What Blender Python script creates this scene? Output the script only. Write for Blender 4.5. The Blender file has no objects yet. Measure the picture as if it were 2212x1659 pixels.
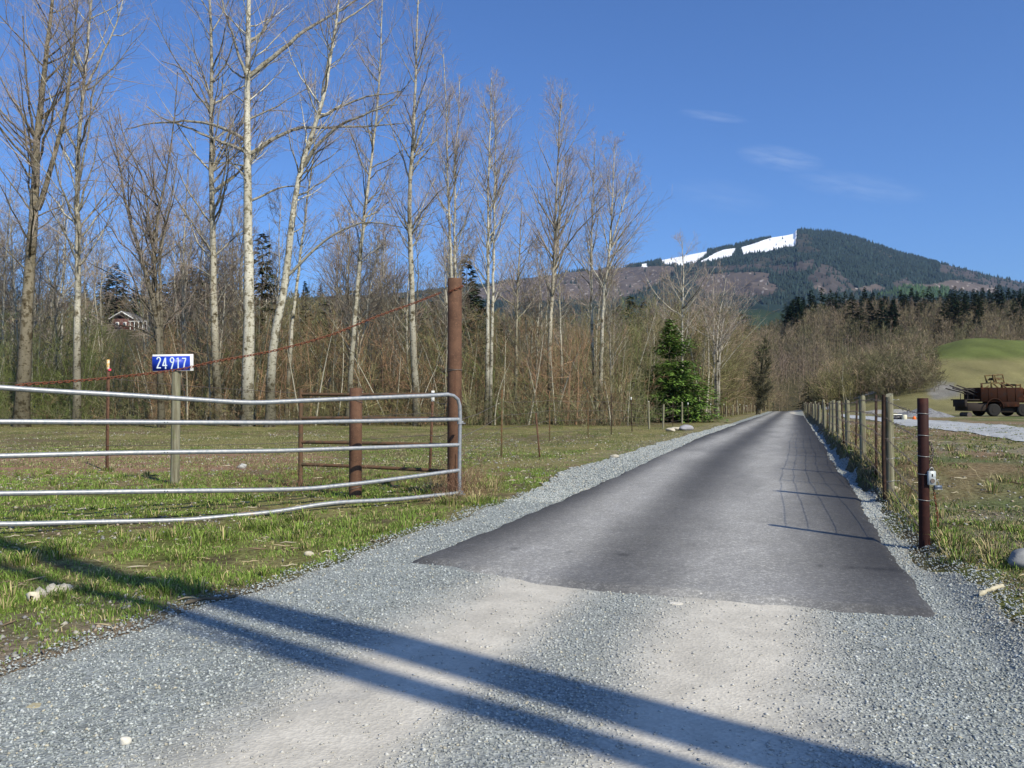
import bpy, math
import numpy as np
from math import radians, sin, cos, tan, pi, sqrt
S = bpy.context.scene
C = S.collection
rng = np.random.default_rng(7)

# ------------------------------------------------------------------ camera, sky, sun, exposure
F = 1700.0                      # focal length in pixels of a 2212 px wide view
CAMZ = 1.6
PITCH = math.atan(40.5 / F)
cam = bpy.data.cameras.new('camera'); camo = bpy.data.objects.new('camera', cam); C.objects.link(camo)
cam.sensor_width = 36; cam.lens = F / 2212 * 36
cam.clip_start = 0.05; cam.clip_end = 30000
camo.location = (0, 0, CAMZ); camo.rotation_euler = (pi/2 + PITCH, 0, 0)
S.camera = camo
SUN_EL = radians(40); SDX, SDY = 0.6, -0.8          # the sun stands right and behind
w = bpy.data.worlds.new('World'); S.world = w; w.use_nodes = True
nt = w.node_tree; nt.nodes.clear(); N = nt.nodes.new; LK = nt.links.new
out = N('ShaderNodeOutputWorld'); bg = N('ShaderNodeBackground'); sky = N('ShaderNodeTexSky')
sky.sky_type = 'NISHITA'; sky.sun_disc = False; sky.sun_elevation = SUN_EL
sky.sun_rotation = math.atan2(SDX, SDY); sky.air_density = 1.0; sky.dust_density = 0.9; sky.ozone_density = 2.0
tint = N('ShaderNodeMix'); tint.data_type = 'RGBA'; tint.blend_type = 'MULTIPLY'; tint.inputs[0].default_value = 1
tint.inputs[7].default_value = (0.64, 0.95, 1.44, 1)
LK(sky.outputs[0], tint.inputs[6])
tc = N('ShaderNodeTexCoord')
cl_in = tint.outputs[2]
for (px, py, sx, sy, st) in ((1545, 246, 80, 13, .30), (1690, 338, 100, 30, .40), (1860, 400, 160, 34, .26), (1560, 420, 120, 40, .14)):   # faint cirrus wisps
    dx, dz = (px-1106)/F, (870-py)/F
    mp = N('ShaderNodeMapping'); mp.vector_type = 'POINT'
    v = N('ShaderNodeVectorMath'); v.operation = 'NORMALIZE'
    sep = N('ShaderNodeSeparateXYZ'); LK(tc.outputs['Generated'], sep.inputs[0])
    def M(op, a, b):
        m = N('ShaderNodeMath'); m.operation = op
        for i, q in enumerate((a, b)):
            if hasattr(q, 'links'): LK(q, m.inputs[i])
            else: m.inputs[i].default_value = q
        return m.outputs[0]
    yy = M('MAXIMUM', sep.outputs[1], .01)
    ax = M('SUBTRACT', M('DIVIDE', sep.outputs[0], yy), dx)
    az = M('SUBTRACT', M('DIVIDE', sep.outputs[2], yy), dz)
    az = M('ADD', az, M('MULTIPLY', ax, .13))
    ax2 = M('DIVIDE', ax, sx/F); az2 = M('DIVIDE', az, sy/F)
    d = M('ADD', M('MULTIPLY', ax2, ax2), M('MULTIPLY', az2, az2))
    g = M('MAXIMUM', M('SUBTRACT', 1.0, d), 0.0)
    no = N('ShaderNodeTexNoise'); no.inputs['Scale'].default_value = 1; no.inputs['Detail'].default_value = 6; no.inputs['Roughness'].default_value = .62
    cmb = N('ShaderNodeCombineXYZ'); LK(M('MULTIPLY', ax, 22), cmb.inputs[0]); LK(M('MULTIPLY', az, 130), cmb.inputs[1])
    LK(cmb.outputs[0], no.inputs['Vector'])
    f = M('MULTIPLY', M('MULTIPLY', g, M('MAXIMUM', M('SUBTRACT', no.outputs[0], .32), 0)), st*1.35)
    f = M('MULTIPLY', f, M('GREATER_THAN', sep.outputs[1], .02))
    mx = N('ShaderNodeMix'); mx.data_type = 'RGBA'; LK(f, mx.inputs[0]); LK(cl_in, mx.inputs[6]); mx.inputs[7].default_value = (7.5, 8.3, 9.6, 1)
    cl_in = mx.outputs[2]
LK(cl_in, bg.inputs[0]); bg.inputs[1].default_value = 0.095
LK(bg.outputs[0], out.inputs[0])
sl = bpy.data.lights.new('sun', 'SUN'); sl.energy = 5.0; sl.angle = radians(.53); sl.color = (1, .93, .76)
so = bpy.data.objects.new('sun', sl); C.objects.link(so)
from mathutils import Vector
so.rotation_euler = Vector((SDX*cos(SUN_EL), SDY*cos(SUN_EL), sin(SUN_EL))).to_track_quat('Z', 'Y').to_euler()
so.location = (30, -40, 50)
S.view_settings.view_transform = 'Standard'; S.view_settings.look = 'None'; S.view_settings.exposure = 0.22; S.view_settings.gamma = 1
S.cycles.use_denoising = True
S.cycles.max_bounces = 6; S.cycles.diffuse_bounces = 2; S.cycles.glossy_bounces = 2; S.cycles.volume_bounces = 0
S.cycles.transparent_max_bounces = 4

# ------------------------------------------------------------------ helpers
def sm(a, b, x):
    t = np.clip((x-a)/(b-a), 0, 1); return t*t*(3-2*t)
_H = np.random.default_rng(99).random((256, 256))
def vn(x, y, k=0):
    x = np.asarray(x, float) + 17.3*k; y = np.asarray(y, float) + 41.7*k
    xi = np.floor(x).astype(int); yi = np.floor(y).astype(int); fx = x-xi; fy = y-yi
    fx = fx*fx*(3-2*fx); fy = fy*fy*(3-2*fy)
    a = _H[xi & 255, yi & 255]; b = _H[(xi+1) & 255, yi & 255]; c = _H[xi & 255, (yi+1) & 255]; d = _H[(xi+1) & 255, (yi+1) & 255]
    return (a*(1-fx)+b*fx)*(1-fy)+(c*(1-fx)+d*fx)*fy
def fbm(x, y, o=4, k=0):
    s = 0; a = .5; t = 0
    for i in range(o):
        s = s + a*vn(x*2**i, y*2**i, k+i*3); t += a; a *= .5
    return s/t
def nrm(v): return v/np.maximum(np.linalg.norm(v, axis=-1, keepdims=True), 1e-9)
TH = math.atan(.36); ct, st_ = cos(TH), sin(TH)
def TL(X, Y): return X*st_+Y*ct, X*ct-Y*st_          # along the road, across the road
def XY(t, l): return t*st_+l*ct, t*ct-l*st_
def aL(t): return -3.6-.5*sm(10, 40, t)+.35*sm(60, 120, t) + .07*(vn(t*2.3, 3.1)-.5)+.05*(vn(t*7, 3.1)-.5)+.1*(vn(t*.35, 8)-.5)
def aR(t): return .96 + .06*(vn(t*2.5, 7.7)-.5)+.04*(vn(t*7, 1.1)-.5)+.1*(vn(t*.4, 5)-.5)
def gL(t): return -4.5-.6*sm(12, 20, t)+.3*sm(30, 60, t) - 5*sm(2.6, -1, t) + .3*(vn(t*.8, 1.1)-.5)+.15*(vn(t*3, 2.2)-.5)
def gR(t): return 1.2 -.06*sm(12, 15, t) + .3*sm(9, 7.6, t) + .5*sm(6, 3, t)+5*sm(2.5, -1, t) + .14*(vn(t*.9, 9.1)-.5)+.1*(vn(t*3, 4.2)-.5)
SKX = [-1500, -200, 300, 650, 900, 1150, 1450, 1600, 1700, 1760, 1900, 2212, 3500]
SKY_ = [690, 690, 688, 690, 705, 735, 752, 752, 728, 700, 688, 682, 690]
def terrain(X, Y):
    X = np.asarray(X, float); Y = np.asarray(Y, float)
    t, l = TL(X, Y)
    hb = .11+.37*sm(13, 16.5, t)
    side = sm(1.10, 1.48, l+.22*(vn(t*1.1, 6.6)-.5)*sm(12, 15, t))
    z = hb*side*sm(3.0, 6, t)
    rough = np.clip(sm(-4.5, -6.5, l)+sm(1.6, 3, l), 0, 1)
    z = z + rough*((fbm(X*.35, Y*.35, 3, 5)-.5)*(.07+.09*sm(14, 22, Y)) + (fbm(X*1.7, Y*1.7, 2, 9)-.5)*.06-.05*sm(0, -2, l))
    Yp = np.maximum(Y, 1); px = 1106+F*X/Yp
    sk = np.interp(px, SKX, SKY_)
    zh = (870-sk)/F*400
    y0 = np.interp(px, [900, 1400, 1700, 1800], [90, 150, 175, 190])
    fr = np.clip((Y-y0)/(400-y0), 0, 1); fr = fr*fr*(3-2*fr)
    hill = zh*fr*np.where(Y > 400, 1-.9*sm(420, 1100, Y), 1)
    hill = hill*(1+.18*(fbm(X*.012, Y*.012, 3, 2)-.5)*np.where(Y > 60, 1, 0))
    z = z+np.where(Y > 60, hill, 0)
    # meadow hill on the right
    r = X/Yp
    mh = 15.2*sm(78, 178, Y)*sm(.34, .60, r)*(1-.6*sm(182, 250, Y))*(1-.12*sm(.6, .75, r))
    mh = mh*(1+.10*(fbm(X*.08, Y*.05, 3, 36)-.5))+.5*(fbm(X*.3, Y*.2, 2, 37)-.5)*(mh > 1)
    z = np.where(Y > 60, np.maximum(z, mh+.5*sm(.4, .5, r)), z)
    z = z-1.2*sm(150, 185, t)*(1-sm(210, 260, t))*(1-sm(8, 22, np.abs(l)))
    z = z-30*sm(1100, 2500, np.hypot(X, Y))
    return z
def ray(x, y):
    cx, cy = (x-1106)/F, (829.5-y)/F
    d = np.array([cx, cos(PITCH)-sin(PITCH)*cy, sin(PITCH)+cos(PITCH)*cy]); return d/d[1]
def at(x, y, Y):
    d = ray(x, y); return np.array([0, 0, CAMZ])+d*Y
def gnd(x, y):
    d = ray(x, y); Y = 2.0
    while Y < 1500:
        if CAMZ+d[2]*Y < float(terrain(d[0]*Y, Y)): break
        Y *= 1.003
    lo, hi = Y/1.003, Y
    for _ in range(12):
        m = (lo+hi)/2
        if CAMZ+d[2]*m < float(terrain(d[0]*m, m)): hi = m
        else: lo = m
    return np.array([d[0]*hi, hi, float(terrain(d[0]*hi, hi))])
def proj(P):
    x, y, z = P[..., 0], P[..., 1], P[..., 2]-CAMZ
    zc = y*cos(PITCH)+z*sin(PITCH); yc = -y*sin(PITCH)+z*cos(PITCH)
    return 1106+F*x/zc, 829.5-F*yc/zc

class Geo:
    def __init__(s): s.v = []; s.f3 = []; s.f4 = []; s.c = []; s.n = 0
    def add(s, v, f, col=(1, 1, 1)):
        v = np.asarray(v, float).reshape(-1, 3); f = np.asarray(f, int)
        col = np.asarray(col, float)
        if col.ndim == 1: col = np.tile(col, (len(v), 1))
        s.v.append(v); s.c.append(col.reshape(-1, 3))
        (s.f4 if f.shape[1] == 4 else s.f3).append(f+s.n); s.n += len(v); return s
    def mesh(s, name, loc=(0, 0, 0), smooth=False):
        V = np.concatenate(s.v)-np.asarray(loc); Cc = np.concatenate(s.c)
        f4 = np.concatenate(s.f4) if s.f4 else np.zeros((0, 4), int)
        f3 = np.concatenate(s.f3) if s.f3 else np.zeros((0, 3), int)
        me = bpy.data.meshes.new(name)
        me.vertices.add(len(V)); me.vertices.foreach_set('co', V.astype(np.float32).ravel())
        nl = len(f4)*4+len(f3)*3
        me.loops.add(nl); me.loops.foreach_set('vertex_index', np.concatenate([f4.ravel(), f3.ravel()]).astype(np.int32))
        me.polygons.add(len(f4)+len(f3))
        ls = np.concatenate([np.arange(len(f4))*4, len(f4)*4+np.arange(len(f3))*3]).astype(np.int32)
        me.polygons.foreach_set('loop_start', ls)
        me.update(calc_edges=True)
        a = me.color_attributes.new('Col', 'FLOAT_COLOR', 'POINT')
        a.data.foreach_set('color', np.c_[Cc, np.ones(len(Cc))].astype(np.float32).ravel())
        if smooth: me.polygons.foreach_set('use_smooth', np.ones(len(me.polygons), bool))
        return me
def obj(name, geo, mat, parent=None, loc=(0, 0, 0), smooth=False):
    """one mesh object; geometry is given in world space, loc is the thing's base"""
    me = geo.mesh(name, loc, smooth) if isinstance(geo, Geo) else geo
    o = bpy.data.objects.new(name, me); C.objects.link(o)
    if mat and not me.materials: me.materials.append(mat)
    if parent: o.parent = parent
    else: o.location = loc
    return o
def tag(o, label=None, cat=None, group=None, kind=None):
    if label: o['label'] = label
    if cat: o['category'] = cat
    if group: o['group'] = group
    if kind: o['kind'] = kind
    return o
def thing(name, label, cat, loc, group=None):
    o = bpy.data.objects.new(name, None); C.objects.link(o); o.location = loc; o.empty_display_size = .2
    return tag(o, label, cat, group)

def tubes(P, R, sides=6, cap=False):
    P = np.asarray(P, float); R = np.asarray(R, float)
    if P.ndim == 2: P = P[None]; R = np.broadcast_to(R, P.shape[1])[None]
    n, k, _ = P.shape
    T = nrm(np.gradient(P, axis=1)); D = nrm(P[:, -1]-P[:, 0]+1e-6)
    ref = np.where(np.abs(D[:, 2:3]) > .8, np.array([[1., .13, 0]]), np.array([[0., .1, 1]]))[:, None, :]
    B = nrm(np.cross(T, ref)); Nn = np.cross(B, T)
    a = np.arange(sides)/sides*2*pi
    V = P[:, :, None]+R[:, :, None, None]*(np.cos(a)[None, None, :, None]*B[:, :, None]+np.sin(a)[None, None, :, None]*Nn[:, :, None])
    i = np.arange(n)[:, None, None]*k*sides; j = np.arange(k-1)[None, :, None]*sides; q = np.arange(sides)[None, None, :]; q2 = (q+1) % sides
    f = np.stack([i+j+q, i+j+sides+q, i+j+sides+q2, i+j+q2], -1).reshape(-1, 4)
    V = V.reshape(-1, 3)
    return V, f
def tube(g, P, r, sides=8, col=(1, 1, 1), cap=True):
    P = np.asarray(P, float); r = np.broadcast_to(np.asarray(r, float), len(P)).copy()
    V, f = tubes(P, r, sides); g.add(V, f, col)
    if cap:
        for e in (0, -1):
            ring = V[:sides] if e == 0 else V[-sides:]
            vv = np.vstack([ring, P[e][None]]); idx = np.arange(sides)
            ff = np.stack([idx, (idx+1) % sides, np.full(sides, sides)], -1)
            if e == 0: ff = ff[:, ::-1]
            else: ff = ff
            g.add(vv, ff[:, ::-1] if e else ff[:, ::-1], col)
def box(g, c, s, rot=0, col=(1, 1, 1), bev=0.0, M=None):
    """box centre c size s, bevelled vertical+horizontal edges by chamfer bev"""
    hx, hy, hz = np.array(s)/2
    b = bev
    if b <= 0:
        v = np.array([[x, y, z] for x in (-hx, hx) for y in (-hy, hy) for z in (-hz, hz)])
        f = np.array([[0, 1, 3, 2], [4, 6, 7, 5], [0, 4, 5, 1], [2, 3, 7, 6], [0, 2, 6, 4], [1, 5, 7, 3]])
    else:
        def ring(z, i): return [[-hx+i, -hy+b+i*0, z], [-hx+b, -hy+i, z], [hx-b, -hy+i, z], [hx-i, -hy+b, z], [hx-i, hy-b, z], [hx-b, hy-i, z], [-hx+b, hy-i, z], [-hx+i, hy-b, z]]
        rr = ring(-hz, b)+ring(-hz+b, 0)+ring(hz-b, 0)+ring(hz, b)
        v = np.array(rr); f = []
        for k in range(3):
            for q in range(8): f.append([k*8+q, k*8+(q+1) % 8, k*8+8+(q+1) % 8, k*8+8+q])
        f = np.array(f)
        cz = np.array([[0, 0, -hz], [0, 0, hz]]); nv = len(v); v = np.vstack([v, cz])
        t3 = [[(q+1) % 8, q, nv] for q in range(8)]+[[24+q, 24+(q+1) % 8, nv+1] for q in range(8)]
    cr, sr = cos(rot), sin(rot)
    Rm = np.array([[cr, -sr, 0], [sr, cr, 0], [0, 0, 1]])
    if M is not None: Rm = M
    v = v@Rm.T+np.asarray(c)
    g.add(v, f, col)
    if b > 0: g.f3.append(np.array(t3)+g.n-len(v))

# ------------------------------------------------------------------ materials
def mat(name, col=None, rough=.8, metal=0, bump=None, var=None, attr=True, spec=.3, marks=None, fine=None):
    """bump=(scale,strength,dist) var=(scale, amount, (r,g,b) second colour) marks=(scale vec, threshold, colour, amount)"""
    m = bpy.data.materials.new(name); m.use_nodes = True; t = m.node_tree; P = t.nodes['Principled BSDF']
    P.inputs['Roughness'].default_value = rough; P.inputs['Metallic'].default_value = metal
    P.inputs['Specular IOR Level'].default_value = spec
    tc = t.nodes.new('ShaderNodeTexCoord'); oc = tc.outputs['Object']
    if col is None:
        a = t.nodes.new('ShaderNodeVertexColor'); a.layer_name = 'Col'; cur = a.outputs[0]
    else:
        a = t.nodes.new('ShaderNodeRGB'); a.outputs[0].default_value = (*col, 1); cur = a.outputs[0]
    def noise(scale, detail=4, r=.6, vec=None):
        n = t.nodes.new('ShaderNodeTexNoise'); n.inputs['Scale'].default_value = scale; n.inputs['Detail'].default_value = detail; n.inputs['Roughness'].default_value = r
        if vec:
            mp = t.nodes.new('ShaderNodeMapping'); mp.inputs['Scale'].default_value = vec; t.links.new(oc, mp.inputs[0]); t.links.new(mp.outputs[0], n.inputs['Vector'])
        else: t.links.new(oc, n.inputs['Vector'])
        return n.outputs[0]
    def ramp(src, a0, a1):
        r = t.nodes.new('ShaderNodeMapRange'); r.inputs[1].default_value = a0; r.inputs[2].default_value = a1; t.links.new(src, r.inputs[0]); return r.outputs[0]
    for vv in (var if isinstance(var, list) else [var] if var else []):
        sc, lo, hi, c2, mode = vv
        f = ramp(noise(sc) if not isinstance(sc, tuple) else noise(1, vec=sc), lo, hi)
        mx = t.nodes.new('ShaderNodeMix'); mx.data_type = 'RGBA'; mx.blend_type = mode
        t.links.new(f, mx.inputs[0]); t.links.new(cur, mx.inputs[6]); mx.inputs[7].default_value = (*c2, 1); cur = mx.outputs[2]
    t.links.new(cur, P.inputs['Base Color'])
    if bump:
        b = t.nodes.new('ShaderNodeBump'); b.inputs['Strength'].default_value = bump[1]; b.inputs['Distance'].default_value = bump[2]
        t.links.new(noise(bump[0], 6, .7), b.inputs['Height']); t.links.new(b.outputs[0], P.inputs['Normal'])
    return m
M_ground = mat('ground', bump=(9, .9, .06), rough=.95, spec=.1, var=[(14, .42, .62, (.55, .5, .45), 'MULTIPLY'), (46, .58, .72, (1.9, 1.8, 1.6), 'MULTIPLY'), (1.7, .4, .7, (.8, .85, .75), 'MULTIPLY')])
def gravel_mat():
    m = mat('gravel', rough=.9, spec=.15); t = m.node_tree; P = t.nodes['Principled BSDF']; tc = [n for n in t.nodes if n.type == 'TEX_COORD'][0]
    src = P.inputs['Base Color'].links[0].from_socket
    vo = t.nodes.new('ShaderNodeTexVoronoi'); vo.inputs['Scale'].default_value = 55; t.links.new(tc.outputs['Object'], vo.inputs['Vector'])
    bw = t.nodes.new('ShaderNodeSeparateColor'); t.links.new(vo.outputs['Color'], bw.inputs[0])
    mr = t.nodes.new('ShaderNodeMapRange'); t.links.new(bw.outputs[0], mr.inputs[0]); mr.inputs[3].default_value = .62; mr.inputs[4].default_value = 1.4
    mx = t.nodes.new('ShaderNodeVectorMath'); mx.operation = 'SCALE'; t.links.new(src, mx.inputs[0]); sp = t.nodes.new('ShaderNodeSeparateColor'); t.links.new(src, sp.inputs[0])
    ms_ = t.nodes.new('ShaderNodeMapRange'); t.links.new(sp.outputs[1], ms_.inputs[0]); ms_.inputs[1].default_value = .22; ms_.inputs[2].default_value = .42
    mm = t.nodes.new('ShaderNodeMix'); mm.data_type = 'FLOAT'; t.links.new(ms_.outputs[0], mm.inputs[0]); t.links.new(mr.outputs[0], mm.inputs[2]); 
    m9 = t.nodes.new('ShaderNodeMapRange'); t.links.new(mr.outputs[0], m9.inputs[0]); m9.inputs[1].default_value = .62; m9.inputs[2].default_value = 1.4; m9.inputs[3].default_value = .9; m9.inputs[4].default_value = 1.08
    t.links.new(m9.outputs[0], mm.inputs[3]); t.links.new(mm.outputs[0], mx.inputs['Scale'])
    n2 = t.nodes.new('ShaderNodeTexNoise'); n2.inputs['Scale'].default_value = 3; n2.inputs['Detail'].default_value = 5; t.links.new(tc.outputs['Object'], n2.inputs['Vector'])
    m2 = t.nodes.new('ShaderNodeMapRange'); t.links.new(n2.outputs[0], m2.inputs[0]); m2.inputs[1].default_value = .3; m2.inputs[2].default_value = .7; m2.inputs[3].default_value = .85; m2.inputs[4].default_value = 1.12
    mz = t.nodes.new('ShaderNodeVectorMath'); mz.operation = 'SCALE'; t.links.new(mx.outputs[0], mz.inputs[0]); t.links.new(m2.outputs[0], mz.inputs['Scale'])
    t.links.new(mz.outputs[0], P.inputs['Base Color'])
    b = t.nodes.new('ShaderNodeBump'); b.inputs['Strength'].default_value = .8; b.inputs['Distance'].default_value = .012
    m8 = t.nodes.new('ShaderNodeMapRange'); t.links.new(ms_.outputs[0], m8.inputs[0]); m8.inputs[3].default_value = .9; m8.inputs[4].default_value = .25; t.links.new(m8.outputs[0], b.inputs['Strength'])
    t.links.new(vo.outputs['Distance'], b.inputs['Height']); t.links.new(b.outputs[0], P.inputs['Normal'])
    return m
M_gravel = gravel_mat()
M_asphalt = mat('asphalt', bump=(160, .5, .006), rough=.78, spec=.35, var=[(60, .56, .70, (1.9, 1.9, 1.9), 'MULTIPLY'), (45, .38, .5, (.72, .72, .72), 'MULTIPLY'), (20, .52, .66, (1.35, 1.34, 1.30), 'MULTIPLY'), (16, .36, .47, (.78, .78, .78), 'MULTIPLY'), (1.1, .35, .7, (1.1, 1.1, 1.12), 'MULTIPLY')])
M_stone = mat('stone', bump=(25, .4, .01), rough=.9, spec=.2, var=[(30, .4, .7, (.75, .75, .75), 'MULTIPLY')])
M_pebble = mat('pebble', rough=.88, spec=.2)
M_bark = mat('bark', rough=.9, spec=.15, bump=(6, .7, .05), var=[((4.5, 4.5, 9.0), .56, .64, (.34, .31, .26), 'MULTIPLY'), ((5, 5, 1.2), .5, .75, (.62, .62, .55), 'MULTIPLY'), ((2.4, 2.4, 2.0), .53, .60, (.42, .39, .33), 'MULTIPLY')])
M_twig = mat('twig', rough=.85, spec=.2)
M_leaf = mat('foliage', rough=.75, spec=.2)
M_grass = mat('grass', rough=.7, spec=.2)
M_rust = mat('rusted_steel', (.125, .066, .040), rough=.8, spec=.2, bump=(40, .35, .004), var=[(5, .42, .65, (.080, .042, .026), 'MIX'), (45, .55, .72, (.19, .10, .058), 'MIX'), ((14, 14, .8), .55, .75, (.7, .62, .6), 'MULTIPLY')])
M_rustrail = mat('rusted_pipe', (.12, .065, .035), rough=.75, spec=.3, bump=(40, .3, .003), var=[(12, .45, .65, (.065, .055, .032), 'MIX')])
M_chain = mat('rusty_chain', (.21, .065, .03), rough=.8, spec=.3, var=[(30, .4, .65, (.11, .04, .025), 'MIX')])
M_galv = mat('galvanised_steel', (.34, .34, .34), rough=.42, metal=.3, spec=.5, var=[(22, .4, .7, (.20, .23, .26), 'MIX'), ((3, 3, 3), .66, .75, (.40, .30, .22), 'MIX')])
M_post = mat('dark_red_steel', (.030, .010, .008), rough=.7, spec=.2, bump=(50, .25, .002), var=[(10, .5, .7, (.055, .017, .011), 'MIX')])
M_wood = mat('weathered_wood', (.24, .225, .155), rough=.9, spec=.15, bump=(30, .5, .006), var=[((30, 30, 1.5), .45, .62, (.55, .52, .48), 'MULTIPLY'), (5, .5, .7, (.8, .9, .65), 'MULTIPLY')])
M_tpost = mat('brown_steel', (.035, .022, .016), rough=.8, spec=.2, var=[(15, .5, .7, (.07, .035, .022), 'MIX')])
M_tgreen = mat('green_steel', (.085, .07, .03), rough=.75, spec=.3, var=[(9, .45, .65, (.17, .07, .03), 'MIX')])
M_white = mat('white_paint', (.72, .71, .66), rough=.6, var=[(14, .6, .75, (.35, .33, .28), 'MIX')])
M_blue = mat('blue_sign_face', (.012, .045, .42), rough=.4, spec=.4, var=[(6, .5, .8, (.02, .06, .46), 'MIX')])
M_num = mat('reflective_white', (.62, .70, .76), rough=.5, var=[(16, .6, .72, (.30, .38, .6), 'MIX')])
M_wire = mat('wire', (.16, .13, .11), rough=.6, metal=.3)
M_bright = mat('bright_wire', (.36, .36, .34), rough=.4, metal=.5)
M_black = mat('dark_gap', (.02, .018, .016), rough=.9)
M_orange = mat('orange_paint', (.85, .16, .02), rough=.5)
M_pink = mat('pink_tape', (.8, .05, .12), rough=.6)
M_machine = mat('rusted_machine', (.030, .012, .007), rough=.9, spec=.1, bump=(8, .4, .02), var=[(.8, .58, .72, (.14, .045, .02), 'MIX'), (5, .5, .65, (.022, .014, .012), 'MIX')])  # base colour darkened to stand in for shade on the near side
M_yellow = mat('faded_yellow_steel', (.19, .145, .055), rough=.8, var=[(4, .42, .6, (.08, .04, .02), 'MIX')])
M_tyre = mat('tyre', (.018, .017, .016), rough=.9)
M_redwall = mat('red_siding', (.11, .045, .038), rough=.8)
M_roof = mat('grey_roof', (.17, .165, .16), rough=.8)
M_glass = mat('window_glass', (.05, .06, .08), rough=.15, spec=.6)

# ------------------------------------------------------------------ ground
def wheel(l, c, wd): return np.exp(-((l-c)/wd)**2)
def gcolor(X, Y):
    t, l = TL(X, Y); px = 1106+F*X/np.maximum(Y, .5)
    n1 = fbm(X*.9, Y*.9, 4, 11); n2 = fbm(X*.22, Y*.22, 4, 12); n3 = fbm(X*3.2, Y*3.2, 3, 13); n4 = fbm(X*.06, Y*.06, 3, 14)
    green = np.array([.115, .135, .034]); straw = np.array([.245, .220, .095]); dirt = np.array([.20, .145, .10]); pale = np.array([.31, .27, .20])
    def mixc(c, d, f): return c*(1-f[..., None])+d*f[..., None]
    c = np.broadcast_to(straw, X.shape+(3,)).copy()
    g = sm(.42, .58, n1*.55+n2*.45+.10*sm(24, 8, Y))
    c = mixc(c, green, g*.85)
    c = mixc(c, dirt, sm(.50, .62, n3*.5+n2*.5)*.75)
    c = mixc(c, dirt*.55, sm(.60, .68, fbm(X*1.6, Y*1.6, 3, 16))*sm(20, 12, Y)*.7)
    # bare reddish patch of the left field
    d = np.exp(-((Y-22.5-(X+9)*.1)/4.2)**2)*sm(-3.2, -8, X)
    c = mixc(c, np.array([.33, .20, .145]), np.clip(sm(.30, .55, d*(.5+n1)), 0, 1)*.95)
    # dry soil at the left gravel margin
    e = sm(-6.4, -4.9, l)*sm(8.5, 4.5, Y)*(l < -4)
    c = mixc(c, np.array([.27, .22, .16]), np.clip(e*(.4+n1), 0, 1))
    # right field: pebbly tan
    rr = sm(1.5, 2.0, l)*(Y < 90)
    c = mixc(c, pale*.92, rr*sm(.40, .55, n1*.4+n3*.3+n2*.3)*.8)
    c = mixc(c, np.array([.10, .14, .04]), rr*sm(.50, .60, fbm(X*.3, Y*.3, 4, 39))*.7)
    c = mixc(c, np.array([.25, .17, .10]), rr*sm(.56, .66, n2)*.7)
    # eroded bank right of the road, soil colour darkened partly for its shadow
    bank = np.exp(-((l-1.27)/.17)**2)*sm(11, 14.5, t)*sm(120, 60, t)
    c = mixc(c, np.array([.10, .08, .05]), bank*sm(.3, .6, n1+.1)*.8)
    # verge by the shoulder: pale
    vg = np.exp(-((l+5.6)/.7)**2)*sm(14, 30, Y)+np.exp(-((l-1.2)/.25)**2)*sm(20, 40, t)
    c = mixc(c, pale, np.clip(vg*(.2+n1), 0, 1)*.6)
    # forest floor
    fo = sm(52, 64, Y)*sm(-5.5, -10, l)
    c = mixc(c, np.array([.12, .095, .055]), fo)
    fr = sm(150, 200, Y)
    c = mixc(c, np.array([.085, .075, .042]), fr*(1-sm(.43, .5, X/np.maximum(Y, 1))))
    # meadow hill
    r = X/np.maximum(Y, 1); z = terrain(X, Y); _, py = proj(np.stack([X, Y, z], -1))
    me = sm(68, 85, Y)*sm(.40, .47, r)*(Y < 260)
    gm = np.array([.225, .205, .095]); gg = np.array([.125, .150, .045])*(1+.25*sm(.5, .65, fbm(X*.04, Y*.04, 3, 38)))[..., None]
    lim = 772+np.where(px > 1900, 0, 0)
    mc = mixc(np.broadcast_to(gm, c.shape), gg, sm(lim+8, lim-5, py+(n4-.5)*12))
    mc = mixc(mc, np.array([.31, .225, .15]), sm(.42, .58, fbm(X*.05, Y*.05, 3, 31))*sm(2030, 2130, px)*sm(766, 774, py)*sm(806, 792, py))
    c = mixc(c, mc*(.55+.9*fbm(X*.25, Y*.12, 5, 33))[..., None], me)
    # grey rubble bank
    rb = np.exp(-(((px-2040)/44)**2+((py-842)/25)**2))*1.25
    c = mixc(c, np.array([.25, .24, .225])*(.6+.8*n1)[..., None], np.clip(sm(.4, .8, rb*(.3+1.3*fbm(X*.5, Y*.25, 4, 34))), 0, 1)*(Y > 60))
    return np.clip(c, 0, 1)
def grid(g, V, col):
    a, b = V.shape[:2]; i = np.arange(a-1)[:, None]*b+np.arange(b-1)[None]
    g.add(V.reshape(-1, 3), np.stack([i, i+1, i+b+1, i+b], -1).reshape(-1, 4), col.reshape(-1, 3) if col.ndim == 3 else col)
fa = np.linspace(-38, 38, 620); ba = np.linspace(38, 322, 90)[1:-1]
ang = np.radians(np.concatenate([fa, ba, [322]]))
rad = np.concatenate([[.05], .6*1.02**np.arange(0, 400), .6*1.02**400*1.12**np.arange(0, 17)]); rad = rad[rad < 9000]
A_, R_ = np.meshgrid(ang, rad, indexing='ij'); GX = R_*np.sin(A_); GY = R_*np.cos(A_)
GZ = terrain(GX, GY); tt, ll = TL(GX, GY)
inside = np.clip(np.minimum(ll-gL(tt)-.25, gR(tt)-.15-ll)/.3, 0, 1)*(tt < 190)*(tt > -8)
g = Geo(); grid(g, np.stack([GX, GY, GZ-.07*inside], -1)[:, ::1], gcolor(GX, GY))
g.f4[0] = g.f4[0][:, ::-1]
tag(obj('ground', g, M_ground, smooth=True), kind='structure')

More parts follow.
